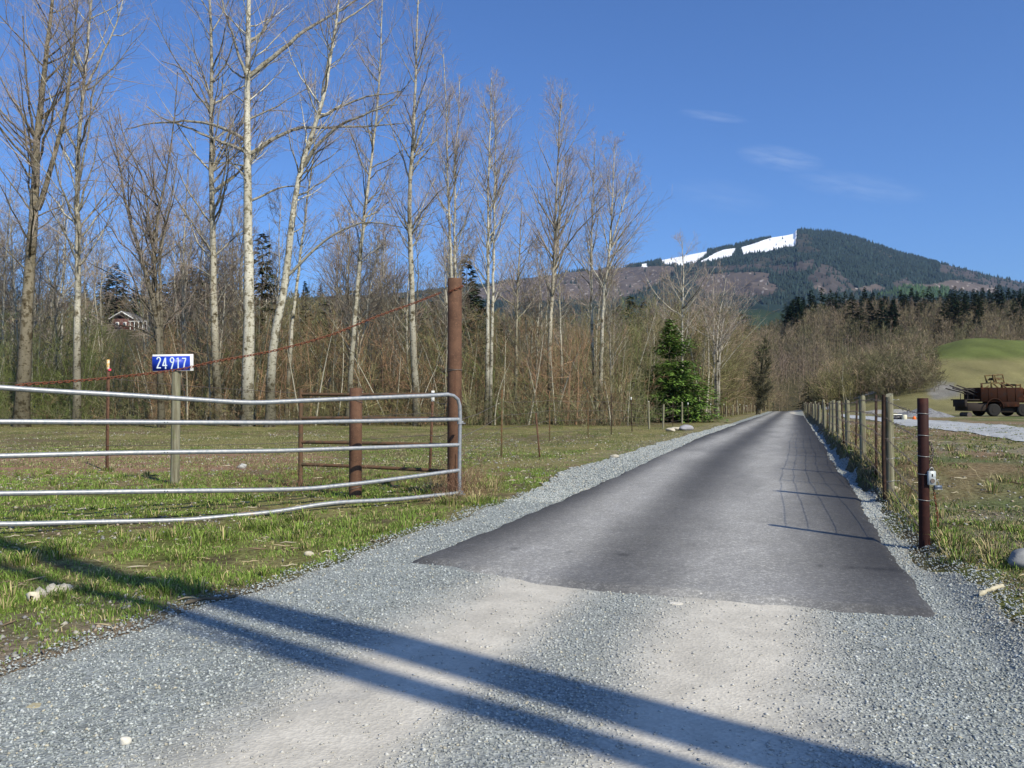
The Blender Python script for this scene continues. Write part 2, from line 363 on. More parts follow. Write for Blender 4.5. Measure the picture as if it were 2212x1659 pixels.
# gravel apron and shoulders
ts = np.concatenate([np.arange(-8, 14, .09), 14*1.012**np.arange(0, 216)]); ts = ts[ts < 186]
u = np.linspace(0, 1, 110); Tg, U = np.meshgrid(ts, u, indexing='ij')
Lg = gL(Tg)*(1-U)+gR(Tg)*U
Xg, Yg = XY(Tg, Lg); Zg = terrain(Xg, Yg)+.012 - .035*(sm(.02, 0, U)+sm(.98, 1, U))
def dust(t, l):
    n = fbm(l*2.2, t*.6, 4, 21)
    return np.clip((wheel(l, -2.15-.3*sm(6.5, 4, t)*0-.45*sm(7, 20, t), .46)*1.5+wheel(l, -.42, .50)*1.5)*(.35+1.15*n), 0, 1)
dg = dust(Tg, Lg)
n_ = fbm(Xg*1.5, Yg*1.5, 3, 22)
gc = np.array([.245, .262, .250])[None, None]*(.85+.3*n_)[..., None]
gc = gc*(1-dg[..., None])+np.array([.50, .465, .395])*dg[..., None]
ed = np.clip(sm(.06, 0, U)+sm(.93, 1, U), 0, 1)*sm(.3, .6, n_)*.55
gc = gc*(1-ed[..., None])+np.array([.30, .265, .20])*ed[..., None]
g = Geo(); grid(g, np.stack([Xg, Yg, Zg], -1), gc); tag(obj('gravel_road', g, M_gravel, smooth=True), kind='structure')
# asphalt
ts2 = np.concatenate([[0], np.arange(.12, 9, .12), 9*1.013**np.arange(0, 240)]); ts2 = ts2[ts2 < 179]
u = np.linspace(0, 1, 150); Ta, U = np.meshgrid(ts2, u, indexing='ij')
la0 = aL(Ta+6.6)*(1-U)+aR(Ta+6.6)*U
t0 = 6.52+.55*sm(-1.6, -3.7, la0)+.16*(fbm(la0*3.2, la0*0+2, 4, 40)-.5)
Ta2 = Ta*(1-(t0-6.5)/180)+t0
Xa, Ya = XY(Ta2, la0); edge = np.minimum(np.minimum(U, 1-U)*5/.10, Ta/.10); edge = np.clip(edge, 0, 1)
Za = terrain(Xa, Ya)*0+.006+.046*np.sqrt(edge) - 1.2*sm(150, 185, Ta2)*(1-sm(210, 260, Ta2))
dA = np.clip((wheel(la0, -2.5-.5*sm(8, 25, Ta2), .62)+wheel(la0, -.55-.25*sm(8, 30, Ta2), .80))*(.60+.85*fbm(la0*1.5, Ta2*.35, 4, 41))*(1-.1*sm(15, 60, Ta2)), 0, 1)
ca = np.array([.040, .038, .037])*(1-dA[..., None])+np.array([.41, .395, .36])*dA[..., None]
fd = sm(2.2, 0, Ta)*.35*fbm(Xa*2, Ya*2, 3, 42); ca = ca*(1-fd[..., None])+.32*fd[..., None]
ca = ca*(.86+.28*fbm(Xa*7, Ya*7, 3, 44))[..., None]
seam = np.exp(-((Ta2-8.05-.05*la0)/.012)**2)*.5; ca = ca*(1-seam[..., None])
g = Geo(); grid(g, np.stack([Xa, Ya, Za], -1), ca); tag(obj('asphalt_road', g, M_asphalt, smooth=True), kind='structure')

# gravel track across the right field and the track that climbs behind it
def ribbon(name, up, lo, dz=.012):
    a = np.array([gnd(*p) for p in up]); b = np.array([gnd(*p) for p in lo])
    s = np.linspace(0, 1, len(a)); q = np.linspace(0, 1, 160)
    a = np.stack([np.interp(q, s, a[:, i]) for i in range(2)], -1); b = np.stack([np.interp(q, s, b[:, i]) for i in range(2)], -1)
    v = np.linspace(0, 1, 14)[None, :, None]; P = a[:, None]*(1-v)+b[:, None]*v
    wob = .4*(fbm(P[..., 0]*.5, P[..., 1]*.5, 2, 50)-.5); P[..., 1] += wob
    Z = terrain(P[..., 0], P[..., 1])+dz+.0004*P[..., 1]
    n = fbm(P[..., 0]*.7, P[..., 1]*.7, 3, 51)
    c = np.array([.36, .37, .37])*(.75+.5*n)[..., None]
    g = Geo(); grid(g, np.concatenate([P, Z[..., None]], -1), c); return tag(obj(name, g, M_gravel, smooth=True), kind='structure')
ribbon('gravel_track', [(2500, 940), (2300, 930), (2212, 925), (2100, 915), (1990, 908), (1900, 902), (1830, 897), (1790, 893)], [(2500, 1000), (2300, 968), (2212, 955), (2100, 936), (1990, 922), (1900, 911), (1830, 903), (1790, 897)])

ribbon('gravel_path', [(1888, 845), (1862, 849), (1840, 855), (1815, 862), (1796, 868), (1775, 877)], [(1894, 849), (1866, 856), (1846, 863), (1824, 870), (1806, 877), (1786, 886)])
# ------------------------------------------------------------------ mountain
RX = [500, 820, 900, 1040, 1130, 1250, 1340, 1400, 1435, 1530, 1600, 1640, 1700, 1718, 1722, 1740, 1800, 1850, 1900, 1950, 2000, 2050, 2100, 2140, 2212, 2400, 2700]
RY = [655, 640, 633, 618, 601, 586, 578, 566, 560, 542, 527, 516, 507, 503, 496, 494, 499, 511, 528, 545, 560, 572, 583, 595, 610, 640, 690]
def inpoly(x, y, poly):
    r = np.zeros(x.shape, bool); n = len(poly)
    for i in range(n):
        x1, y1 = poly[i]; x2, y2 = poly[(i+1) % n]
        r ^= ((y1 > y) != (y2 > y)) & (x < (x2-x1)*(y-y1)/((y2-y1) or 1e-9)+x1)
    return r
SNOW = [[(1425, 564), (1460, 548), (1513, 536), (1532, 534), (1524, 552), (1506, 567), (1473, 573), (1440, 572)],
        [(1511, 566), (1540, 549), (1562, 540), (1590, 535), (1580, 555), (1548, 564)],
        [(1599, 535), (1658, 516), (1700, 503), (1722, 497), (1718, 531), (1680, 538), (1644, 545), (1606, 549)], [(1386, 570), (1398, 569), (1398, 577), (1386, 576)]]
CUT = [[(1504, 602), (1532, 592), (1570, 589), (1614, 587), (1662, 590), (1662, 611), (1680, 617), (1669, 637), (1614, 640), (1570, 637), (1526, 633), (1499, 613)],
       [(1020, 632), (1040, 622), (1130, 600), (1250, 586), (1350, 577), (1440, 575), (1462, 577), (1440, 600), (1405, 625), (1340, 650), (1100, 655), (1010, 645)],
       [(1833, 627), (1892, 613), (1916, 624), (1880, 634)], [(1940, 632), (1958, 612), (2012, 615), (2056, 604), (2100, 609), (2150, 619), (2160, 632)], [(1755, 620), (1770, 612), (1785, 625), (1780, 640)]]
BRN = [[(1755, 590), (1775, 570), (1800, 578), (1830, 602), (1850, 625), (1775, 640), (1740, 600)], [(1660, 575), (1700, 570), (1760, 560), (1765, 580), (1690, 592), (1660, 585)],
       [(2030, 570), (2100, 583), (2140, 595), (2212, 609), (2300, 625), (2300, 645), (2180, 628), (2100, 606), (2030, 588)], [(1520, 576), (1640, 570), (1660, 584), (1560, 584)], [(1925, 612), (1960, 600), (1975, 615), (1930, 622)]]
LGR = [[(1590, 671), (1640, 668), (1700, 676), (1705, 720), (1590, 720)], [(1890, 640), (1950, 618), (2050, 622), (2050, 650)]]
xs = np.linspace(560, 2420, 900); ss = np.concatenate([np.linspace(0, 1, 260), [1.04, 1.1, 1.2, 1.35]])
XS, SS = np.meshgrid(xs, ss, indexing='ij'); MYY = 1500+3000*SS
rid = np.interp(XS, RX, RY)
s_ = np.clip(SS, 0, 1)
yy_ = 790-(790-rid)*(1-(1-s_)**1.55)
MX = (XS-1106)/F*MYY; MZ = CAMZ+(870-yy_)*MYY/F
gul = np.abs(fbm(MX*.0032+MYY*.0006, MYY*.0016, 4, 60)-.5)*2
MZ = MZ-(gul-.25)*190*s_*(1-s_)**.8*1.6 + (fbm(MX*.012, MYY*.012, 3, 61)-.5)*30*s_*(1-s_)*4
MZ = np.where(SS > 1, MZ-(SS-1)*1500, MZ)
MP = np.stack([MX, MYY, MZ], -1); mpx, mpy = proj(MP)
def cover(px, py, X, Y):
    jx = px+(fbm(X*.02, Y*.02, 3, 62)-.5)*7; jy = py+(fbm(X*.02, Y*.02, 3, 63)-.5)*4
    k = np.zeros(px.shape, int)
    for p in BRN: k[inpoly(jx, jy, p)] = 2
    for p in CUT: k[inpoly(jx, jy, p)] = 1
    for p in LGR: k[inpoly(jx, jy, p)] = 4
    for p in SNOW: k[inpoly(px, py+(fbm(X*.02, Y*.02, 2, 64)-.5)*2, p)] = 3
    return k
K = cover(mpx, mpy, MX, MYY)
pal = np.array([[.022, .036, .030], [.112, .092, .080], [.070, .062, .058], [.92, .93, .95], [.034, .052, .026]])
mc = pal[K]*(.75+.5*fbm(MX*.03, MYY*.03, 4, 65))[..., None]
mc[K == 3] = pal[3]
deb = (K == 1) & (vn(MX*.09, MYY*.09, 5) > .86); mc[deb] = (.34, .30, .27)
br2 = (K == 0) & (fbm(MX*.006, MYY*.004, 3, 66) > .67); mc[br2] = mc[br2]*.4+np.array([.075, .066, .056])*.6
g = Geo(); grid(g, MP, mc); g.f4[0] = g.f4[0][:, ::-1]
M_mtn = mat('mountain_ground', rough=.95, spec=.05)
tag(obj('mountain', g, M_mtn, smooth=True), kind='structure')
# conifer forest on the mountain (uncountable)
n = 60000
ix = rng.uniform(0, 899, n); iy = rng.uniform(60, 259, n)
def samp(A, i, j):
    i0 = i.astype(int); j0 = np.minimum(j.astype(int), A.shape[1]-2); i0 = np.minimum(i0, A.shape[0]-2); a = i-i0; b = j-j0
    if A.ndim == 3: a = a[:, None]; b = b[:, None]
    return (A[i0, j0]*(1-a)+A[i0+1, j0]*a)*(1-b)+(A[i0, j0+1]*(1-a)+A[i0+1, j0+1]*a)*b
iy = 259*(iy/259)**.8
Pm = samp(MP, ix, iy); px, py = proj(Pm); k = cover(px, py, Pm[:, 0], Pm[:, 1]); mk = samp(mpx, ix, iy)
keep = (k == 0) | ((k == 4)) | ((k == 2) & (rng.random(n) < .12)) | ((k == 1) & (rng.random(n) < .018)) | ((k == 3) & (rng.random(n) < .004))
keep &= (samp(np.where(br2, 1., 0.), ix, iy) < .5) | (rng.random(n) < .3)
Pm = Pm[keep]; k = k[keep]
def cones(g, P, h, w_, col, sides=5):
    n = len(P); a = rng.uniform(0, 6.28, n)[:, None]+np.arange(sides)[None]/sides*2*pi
    ring = P[:, None]+np.stack([np.cos(a)*w_[:, None], np.sin(a)*w_[:, None], np.zeros_like(a)-1.5], -1)
    tip = P+np.stack([0*h, 0*h, h], -1)
    V = np.concatenate([ring, tip[:, None]], 1); i = np.arange(n)[:, None]*(sides+1); q = np.arange(sides)[None]
    f = np.stack([i+q, i+(q+1) % sides, i+sides+0*q], -1).reshape(-1, 3)
    g.add(V.reshape(-1, 3), f, np.repeat(col, sides+1, 0))
h = (9+13*rng.random(len(Pm))**1.5)*(.75+.5*fbm(Pm[:, 0]*.01, Pm[:, 1]*.01, 2, 68)); cc = np.array([.019, .034, .029])*rng.uniform(.55, 1.5, (len(Pm), 1))
cc[k == 4] = np.array([.04, .075, .025])*rng.uniform(.6, 1.5, ((k == 4).sum(), 1))
g = Geo(); cones(g, Pm, h, h*.17+1.5, cc)
tag(obj('mountain_forest', g, M_leaf), 'dark conifer forest covering the far mountain slopes', 'forest', kind='stuff')

# ------------------------------------------------------------------ trees
def spawn(P, R, cnt, ur, lens, ang, up, npt, rr, wob=.12, r=rng, tipr=.15, maxr=None):
    """children along parent polylines. lens(u, parentlen)->length"""
    n, k, _ = P.shape; m = n*cnt
    u = r.uniform(ur[0], ur[1], (n, cnt)); u = ur[0]+(u-ur[0])
    f = u*(k-1); j = np.minimum(f.astype(int), k-2); a = (f-j)[..., None]; I = np.arange(n)[:, None]
    O = P[I, j]*(1-a)+P[I, j+1]*a; T = nrm(P[I, j+1]-P[I, j]); r0 = R[I, j]*(1-a[..., 0])+R[I, j+1]*a[..., 0]
    pl = np.linalg.norm(np.diff(P, axis=1), axis=2).sum(1)[:, None]
    L = lens(u, pl)*r.uniform(.65, 1.25, (n, cnt))
    z = r.normal(size=(n, cnt, 3)); pe = nrm(z-(z*T).sum(-1, keepdims=True)*T)
    an = np.radians(r.uniform(ang[0], ang[1], (n, cnt)))[..., None]
    D = nrm(T*np.cos(an)+pe*np.sin(an))
    s = np.linspace(0, 1, npt)
    Q = O[..., None, :]+D[..., None, :]*(L[..., None]*s)[..., None]
    Q[..., 2] += up*L[..., None]*s**2
    wv = r.normal(size=(n, cnt, npt, 3)); wv[..., 0, :] = 0; wv = np.cumsum(wv, 2)*(wob*L[..., None, None]/npt)
    Q = Q+wv
    rb = np.minimum(r0*.7, L*rr)
    if maxr: rb = np.minimum(rb, maxr)
    RR = rb[..., None]*(1-(1-tipr)*s)
    return Q.reshape(m, npt, 3), RR.reshape(m, npt)
def barkcol(z, pale, r=rng, moss=1.0):
    """pale bark going mossy dark toward the root, a property of the bark itself"""
    m = np.clip(1-z/8.5, 0, 1)**1.0*moss+.25*(fbm(z*.5, z*0+r.uniform(0, 50), 2, 6) > .58)
    n = fbm(z*1.3, z*0+r.uniform(0, 50), 3, 3)
    m = np.clip(m*(.2+1.25*n), 0, .92)[..., None]
    return np.array(pale)*(1-m)+np.array([.085, .075, .048])*m
def resample(P, n):
    P = np.asarray(P, float); d = np.r_[0, np.cumsum(np.linalg.norm(np.diff(P, axis=0), axis=1))]
    q = np.linspace(0, d[-1], n); out = np.stack([np.interp(q, d, P[:, i]) for i in range(3)], -1)
    for _ in range(2): out[1:-1] = (out[:-2]+2*out[1:-1]+out[2:])/4
    return out
def catm(P, n):
    P = np.asarray(P, float); m = len(P)
    if m < 3: return resample(P, n)
    Q = np.vstack([2*P[0]-P[1], P, 2*P[-1]-P[-2]]); o = []
    for i in range(1, m):
        t = np.linspace(0, 1, 12, endpoint=False)[:, None]; a, b, c, d = Q[i-1], Q[i], Q[i+1], Q[i+2]
        o.append(.5*((2*b)+(-a+c)*t+(2*a-5*b+4*c-d)*t*t+(-a+3*b-3*c+d)*t**3))
    o.append(P[-1][None]); return resample(np.vstack(o), n)
def tree_geo(stems, limbs, r, nb=34, u0=.3, reach=3.2, angl=(32, 62), up=.25, pale=(.50, .47, .38), tw=(.36, .30, .25), nt2=8, nt3=4, moss=1.25, zb=0, twr=.0065):
    """stems: list of (P(k,3), r0, r1); limbs the same. returns trunk Geo, crown Geo"""
    gt = Geo(); gc = Geo(); P1 = []; R1 = []; sp = []; sr = []
    for (P, r0, r1) in stems:
        k = 26; Q = catm(P, k); s = np.linspace(0, 1, k); r0 *= .9; r1 *= .8; RR = r0*(1-s)**.75+r1*s**1.0*(1)*.9
        RR = r1+(r0-r1)*(1-s)**1.15; RR[0] *= 1.22; RR[1] *= 1.05
        Q[1:-1] += r.normal(size=(k-2, 3))*[.02, .02, 0]*1.0
        V, f = tubes(Q, RR, 10); gt.add(V, f, barkcol(V[:, 2]-zb, pale, r, moss)); sp.append(Q); sr.append(RR)
    lp = []; lr = []
    for (P, r0, r1) in limbs:
        P = np.array(P, float); bd = 1e9
        for Qs in sp:
            dx = np.abs(Qs[:, 2]-P[0, 2])*.6+np.abs(Qs[:, 0]-P[0, 0]); jj = dx.argmin()
            if dx[jj] < bd: bd = dx[jj]; near = Qs[jj]
        off = near-P[0]; P = P+np.array([0, off[1], 0]); P[0] = near*[1, 1, 0]+[0, 0, P[0, 2]]*np.array([0, 0, 1])
        k = 14; Q = catm(P, k); s = np.linspace(0, 1, k); RR = r0*(1-s)+r1*s
        Q[1:] += r.normal(size=(k-1, 3))*.03
        V, f = tubes(Q, RR, 7); gt.add(V, f, np.array(pale)*.62*(1-.3*r.random())); lp.append(Q); lr.append(RR)
    SP = np.array(sp); SR = np.array(sr)
    Hh = np.linalg.norm(SP[:, -1]-SP[:, 0], axis=1).max()
    def len1(u, pl):
        v = (u-u0)/(1-u0); return reach*np.clip(1.05-v, .12, 1)**.65*np.clip(.55+1.6*v, 0, 1)*(pl/Hh)**.5
    Q1, Q1R = spawn(SP, SR, int(nb*1.15), (u0, .99), lambda u, pl: 1.5*len1(u, pl), angl, up, 8, .012, .13, r)
    plen = np.linalg.norm(np.diff(SP, axis=1), axis=2).sum(1); pr = np.repeat(plen/plen.max(), int(nb*1.15))
    kp = r.random(len(Q1)) < pr**1.3; Q1, Q1R = Q1[kp], Q1R[kp]*1.15
    V, f = tubes(Q1, Q1R, 4); c1 = np.repeat(np.array(pale)*1.05*r.uniform(.45, 1.15, (len(Q1), 1)), 32, 0); gt.add(V, f, c1)
    par = [(Q1, Q1R, nt2, nt3)]
    if lp: par.append((np.array(lp), np.array(lr), nt2*2, nt3))
    for (A, B, n2, n3) in par:
        Q2, Q2R = spawn(A, B, n2, (.22, 1), lambda u, pl: .50*pl*(1.1-.6*u) if n2 == nt2 else .26*pl*(1.2-.5*u), (25, 60), .16, 5, .009, .16, r)
        V, f = tubes(Q2, np.maximum(Q2R, twr), 3); gc.add(V, f, np.repeat(np.array(tw)*r.uniform(.6, 1.35, (len(Q2), 1)), 15, 0))
        Q3, Q3R = spawn(Q2, Q2R, n3, (.15, 1), lambda u, pl: .55*pl*(1.1-.5*u), (25, 60), .12, 4, .008, .16, r)
        V, f = tubes(Q3, np.maximum(Q3R, twr*.75), 3); gc.add(V, f, np.repeat(np.array(tw)*r.uniform(.55, 1.4, (len(Q3), 1))*[1.04, .98, .98], 12, 0))
    # short stubs and broken twigs low on the stems
    Q4, Q4R = spawn(SP, SR, 9, (.1, u0+.1), lambda u, pl: 1.0+0*u, (45, 90), .1, 5, .012, .2, r)
    V, f = tubes(Q4, np.maximum(Q4R, twr), 3); gc.add(V, f, np.repeat(np.array([.16, .145, .10])*r.uniform(.6, 1.3, (len(Q4), 1)), 15, 0))
    return gt, gc
def hero(label, Y, stems, limbs=(), name='bare_tree', group=None, seed=0, **kw):
    """stems: list of (pixel polyline, px width at base, px width at top); first point of the first stem is the root"""
    r = np.random.default_rng(1000+seed)
    x0, y0 = stems[0][0][0]
    X0 = (x0-1106)/F*Y; z0 = float(terrain(X0, Y))
    base = np.array([X0, Y, z0]); ST = []; LM = []
    for (pl, w0, w1) in stems:
        P = [at(x, y, Y) for x, y in pl]
        if pl is stems[0][0] or abs(pl[0][1]-y0) < 12:
            P[0] = np.array([(pl[0][0]-1106)/F*Y, Y, z0-.15])
        P = np.array(P); s = np.linspace(0, 1, len(P)); P[:, 1] += r.uniform(-1, 1)*1.2*s*(s > .3)
        ST.append((P, w0/2/F*Y, w1/2/F*Y))
    for (pl, w0, w1) in limbs:
        P = np.array([at(x, y, Y) for x, y in pl]); s = np.linspace(0, 1, len(P)); P[:, 1] += r.choice([-1, 1])*r.uniform(.5, 2.5)*s
        LM.append((P, w0/2/F*Y, w1/2/F*Y))
    gt, gc = tree_geo(ST, LM, r, zb=z0, **kw)
    t = thing(name, label, 'tree', base, group)
    obj('trunk', gt, M_bark, t, base, True); obj('crown', gc, M_twig, t, base)
    return t
W = dict(reach=5.0, nb=46, u0=.28, angl=(28, 58))
hero('massive dark mossy-based tree with forking trunk, leftmost of the big bare trees', 54, [([(48, 905), (55, 729), (66, 547), (75, 433), (73, 346), (87, 205), (102, 59), (114, -60), (120, -170)], 34, 4), ([(80, 452), (90, 440), (109, 392), (137, 310), (159, 219), (175, 120), (190, -20)], 13, 3)],
     [([(70, 325), (50, 230), (36, 182), (18, 91), (5, 0)], 6, 2)], seed=1, pale=(.23, .20, .145), moss=1.4, **W)
hero('tall pale straight tree immediately right of the dark forked tree', 55, [([(166, 905), (166, 752), (169, 592), (169, 364), (182, 205), (196, 68), (205, -40), (210, -140)], 19, 3), ([(180, 200), (219, 128), (255, 55), (280, -30)], 6, 2)], seed=2, **W)
hero('many-stemmed dark tree spreading like a vase above the blue number sign', 52, [([(350, 905), (345, 760), (337, 683), (325, 610), (314, 569), (282, 456), (269, 364), (246, 250)], 17, 2), ([(348, 850), (345, 700), (337, 569), (323, 456), (314, 387), (273, 296), (265, 240)], 10, 2), ([(350, 800), (348, 640), (345, 570), (360, 478), (374, 410), (385, 330)], 9, 2), ([(343, 760), (331, 640), (330, 600), (337, 478), (360, 355), (374, 228), (378, 150)], 9, 2)],
     [([(345, 745), (310, 715), (250, 700), (190, 690)], 4, 1.5), ([(340, 700), (300, 640), (230, 590), (170, 560)], 4, 1.5), ([(350, 700), (390, 650), (440, 620)], 3.5, 1.5)], seed=3, nb=24, u0=.25, reach=3.8, pale=(.20, .175, .13), up=.3)
hero('tall slim mottled tree just left of the thick pale central trunk', 56, [([(475, 905), (465, 752), (460, 547), (462, 387), (465, 228), (465, 46), (460, -40), (458, -140)], 21, 4)], [([(466, 260), (440, 190), (400, 160), (370, 150)], 4, 1.5), ([(462, 600), (420, 575), (380, 575)], 3, 1)], seed=4, pale=(.42, .39, .31), **W)
hero('thickest pale central trunk with long arching side limbs, left of the leaning trunk', 55, [([(535, 918), (536, 800), (538, 683), (540, 456), (540, 228), (545, 0), (548, -100), (550, -210)], 32, 6)],
     [([(530, 312), (500, 285), (456, 269), (410, 260), (364, 262), (310, 265), (260, 273)], 8, 2), ([(530, 335), (490, 312), (456, 296), (400, 270), (346, 250), (300, 215)], 8, 2), ([(548, 340), (570, 315), (591, 296), (625, 275), (668, 264), (720, 264), (759, 262), (810, 252), (864, 246)], 9, 2),
      ([(552, 175), (585, 135), (623, 100), (682, 55), (730, 25), (778, -10)], 11, 3), ([(545, 440), (560, 425), (577, 410), (604, 394), (650, 392)], 6, 2), ([(540, 180), (520, 110), (500, 40), (495, -20)], 7, 2), ([(533, 365), (495, 360), (450, 365)], 4, 1.5), ([(543, 100), (570, 60), (590, -20)], 7, 2), ([(535, 180), (500, 150), (470, 110)], 5, 2)], seed=5, nb=36, u0=.42, reach=4.0, angl=(35, 75), pale=(.60, .57, .47))
hero('large pale trunk leaning right above the pipe panel, with dark mossy foot', 53, [([(583, 905), (588, 752), (602, 680), (618, 615), (632, 478), (650, 364), (677, 292), (705, 196), (723, 82), (737, 0), (745, -100)], 24, 4)],
     [([(655, 362), (680, 330), (700, 310), (741, 282), (805, 255), (864, 240)], 9, 2), ([(625, 600), (650, 565), (677, 538), (732, 492), (805, 474), (866, 485)], 7, 2), ([(690, 260), (740, 225), (800, 200), (860, 185)], 6, 2), ([(728, 60), (770, 20), (820, -30)], 5, 2), ([(700, 210), (720, 130), (760, 60)], 4, 1.5)], seed=6, nb=34, u0=.4, reach=4.0, pale=(.56, .53, .43), moss=1.5)
hero('thin white stem rising close behind the leaning trunk', 58, [([(618, 908), (626, 770), (636, 661), (655, 538), (668, 433), (684, 342), (686, 250), (690, 160)], 11, 2)], seed=7, nb=22, u0=.4, reach=2.6)
hero('slender pale tree leaning right directly behind the short rusty post', 56, [([(752, 915), (762, 752), (773, 615), (787, 478), (800, 387), (814, 282), (823, 182), (828, 68), (832, -40)], 14, 2)], [([(800, 390), (830, 370), (870, 365)], 3, 1), ([(812, 300), (770, 260), (740, 210)], 3, 1)], seed=8, nb=40, u0=.35, reach=3.6, pale=(.46, .43, .34))
hero('tall mottled tree standing between the short post and the tall rusty post', 55, [([(901, 922), (893, 752), (889, 592), (885, 456), (894, 319), (901, 182), (905, 46), (910, -40)], 19, 3), ([(895, 330), (915, 270), (930, 190)], 6, 1.5)], [([(892, 500), (925, 450), (965, 415)], 4, 1.5)], seed=9, nb=46, u0=.36, reach=3.6, angl=(30, 60), pale=(.42, .39, .31))
hero('twin-stemmed white tree rising directly behind the tall rusty gate post', 57, [([(985, 925), (980, 700), (976, 601), (969, 410), (967, 273), (962, 190), (960, 130)], 12, 2), ([(988, 923), (985, 750), (983, 597), (983, 364), (990, 250), (992, 165)], 9, 2)], seed=10, nb=28, u0=.38, reach=2.8, angl=(25, 48))
hero('close pair of tall straight stems, first tree right of the tall rusty post', 57, [([(1050, 922), (1053, 752), (1055, 569), (1055, 387), (1060, 273), (1062, 175)], 12, 2), ([(1058, 921), (1062, 750), (1068, 500), (1070, 300), (1068, 195)], 10, 2)], seed=11, nb=32, u0=.36, reach=3.2, angl=(24, 46))
hero('tallest slim tree left of the green conifer, with narrow brushy top', 60, [([(1187, 912), (1187, 754), (1191, 665), (1196, 593), (1198, 504), (1203, 400), (1207, 290), (1212, 210)], 13, 2), ([(1192, 640), (1205, 540), (1212, 420), (1225, 330)], 7, 1.5)], [([(1200, 560), (1250, 500), (1300, 455)], 4, 1.5)], seed=12, nb=44, u0=.34, reach=3.7, angl=(22, 46), pale=(.44, .40, .31))
hero('thin pale stem close to the right side of the tallest slim tree', 62, [([(1214, 905), (1213, 790), (1212, 736), (1209, 611), (1207, 520)], 8, 1.5)], seed=13, nb=20, u0=.4, reach=1.8)
hero('pale tree with curved lower trunk, second left of the green conifer', 62, [([(1292, 905), (1285, 830), (1280, 754), (1277, 611), (1278, 504), (1282, 400), (1285, 300)], 10, 1.5)], seed=14, nb=34, u0=.38, reach=3.0, angl=(25, 48))
hero('tall forked tree nearest the left side of the green conifer', 61, [([(1300, 908), (1297, 826), (1300, 730), (1304, 629), (1314, 557), (1320, 486), (1323, 400), (1326, 315)], 12, 2), ([(1316, 540), (1335, 480), (1350, 430), (1365, 380)], 5, 1.5)], seed=15, nb=40, u0=.4, reach=3.2, angl=(25, 50))
hero('slim mossy tree between the twin stems and the tallest slim tree', 59, [([(1112, 922), (1116, 718), (1118, 611), (1124, 520), (1128, 440)], 10, 1.5)], seed=16, nb=30, u0=.42, reach=2.6, pale=(.34, .31, .23))
hero('open-branched pale tree rising right behind the green conifer top', 75, [([(1474, 880), (1474, 760), (1476, 690), (1479, 610), (1480, 560), (1478, 515)], 8, 1.5)], [([(1475, 665), (1500, 635), (1515, 600)], 3.5, 1), ([(1476, 640), (1455, 600), (1445, 570)], 3.5, 1)], seed=17, nb=24, u0=.3, reach=3.4, pale=(.50, .47, .38))
hero('clump of white stems standing right of the green conifer', 84, [([(1548, 880), (1549, 800), (1552, 700), (1563, 640), (1570, 600)], 6, 1.2), ([(1551, 880), (1553, 790), (1560, 700), (1580, 650), (1588, 615)], 5, 1), ([(1546, 880), (1544, 760), (1544, 640), (1545, 590)], 5, 1), ([(1554, 880), (1556, 800), (1561, 730), (1568, 650)], 4, 1)], seed=18, nb=16, u0=.35, reach=3.4, pale=(.52, .48, .40))
hero('faint slender tree at the left picture edge beside the dark forked tree', 66, [([(8, 890), (12, 640), (25, 500), (34, 400)], 8, 2)], seed=19, nb=26, u0=.4, reach=2.6)
hero('thin pale tree between the dark forked tree and its straight pale neighbour', 68, [([(128, 890), (135, 640), (140, 540), (132, 420)], 8, 2)], seed=20, nb=26, u0=.4, reach=2.6)
hero('dark ivy-clad leaning tree overhanging the far end of the road', 108, [([(1636, 884), (1640, 850), (1643, 800), (1648, 760), (1652, 735)], 9, 2), ([(1640, 884), (1646, 830), (1655, 780)], 5, 1.5)], seed=21, nb=60, u0=.08, reach=1.7, pale=(.12, .11, .075), tw=(.085, .085, .05), twr=.02, moss=.3)
hero('bare tree with many thin tops, first behind the road sign post gap', 70, [([(398, 890), (395, 700), (402, 560), (410, 470), (418, 350)], 8, 2)], seed=22, nb=26, u0=.4, reach=2.6)
# double-stemmed tree behind the camera whose shadow crosses the apron
def slant(b, lx, ly, H): return np.array([[b[0]+lx*z, b[1]+ly*z, z-.1] for z in np.linspace(0, H, 12)])
rb = np.random.default_rng(5)
gt, gc = tree_geo([(slant((7.6, -1.30), -.20, -.24, 26), .30, .10), (slant((7.33, -1.53), -.222, -.236, 24), .16, .06), ], [], rb, nb=7, u0=.66, reach=3, nt2=4, nt3=3)
for (b0, a0, a1) in (((7.33, -1.53), 3.5, 12), ((7.33, -1.53), 5, 15)):
    z = np.linspace(a0, a1, 8); P = np.stack([b0[0]-.225*z-.04*(z-a0), b0[1]-.235*z+.035*(z-a0)*(1 if a0 < 4 else -.6), z], -1); V, f = tubes(P[None], np.linspace(.05, .02, 8)[None], 6); gt.add(V, f, (.3, .27, .2))
t = thing('bare_tree', 'leaning double-stemmed tree behind the camera casting the long foreground shadow', 'tree', (7.6, -1.3, 0))
obj('trunk', gt, M_bark, t, (7.6, -1.3, 0), True); obj('crown', gc, M_twig, t, (7.6, -1.3, 0))

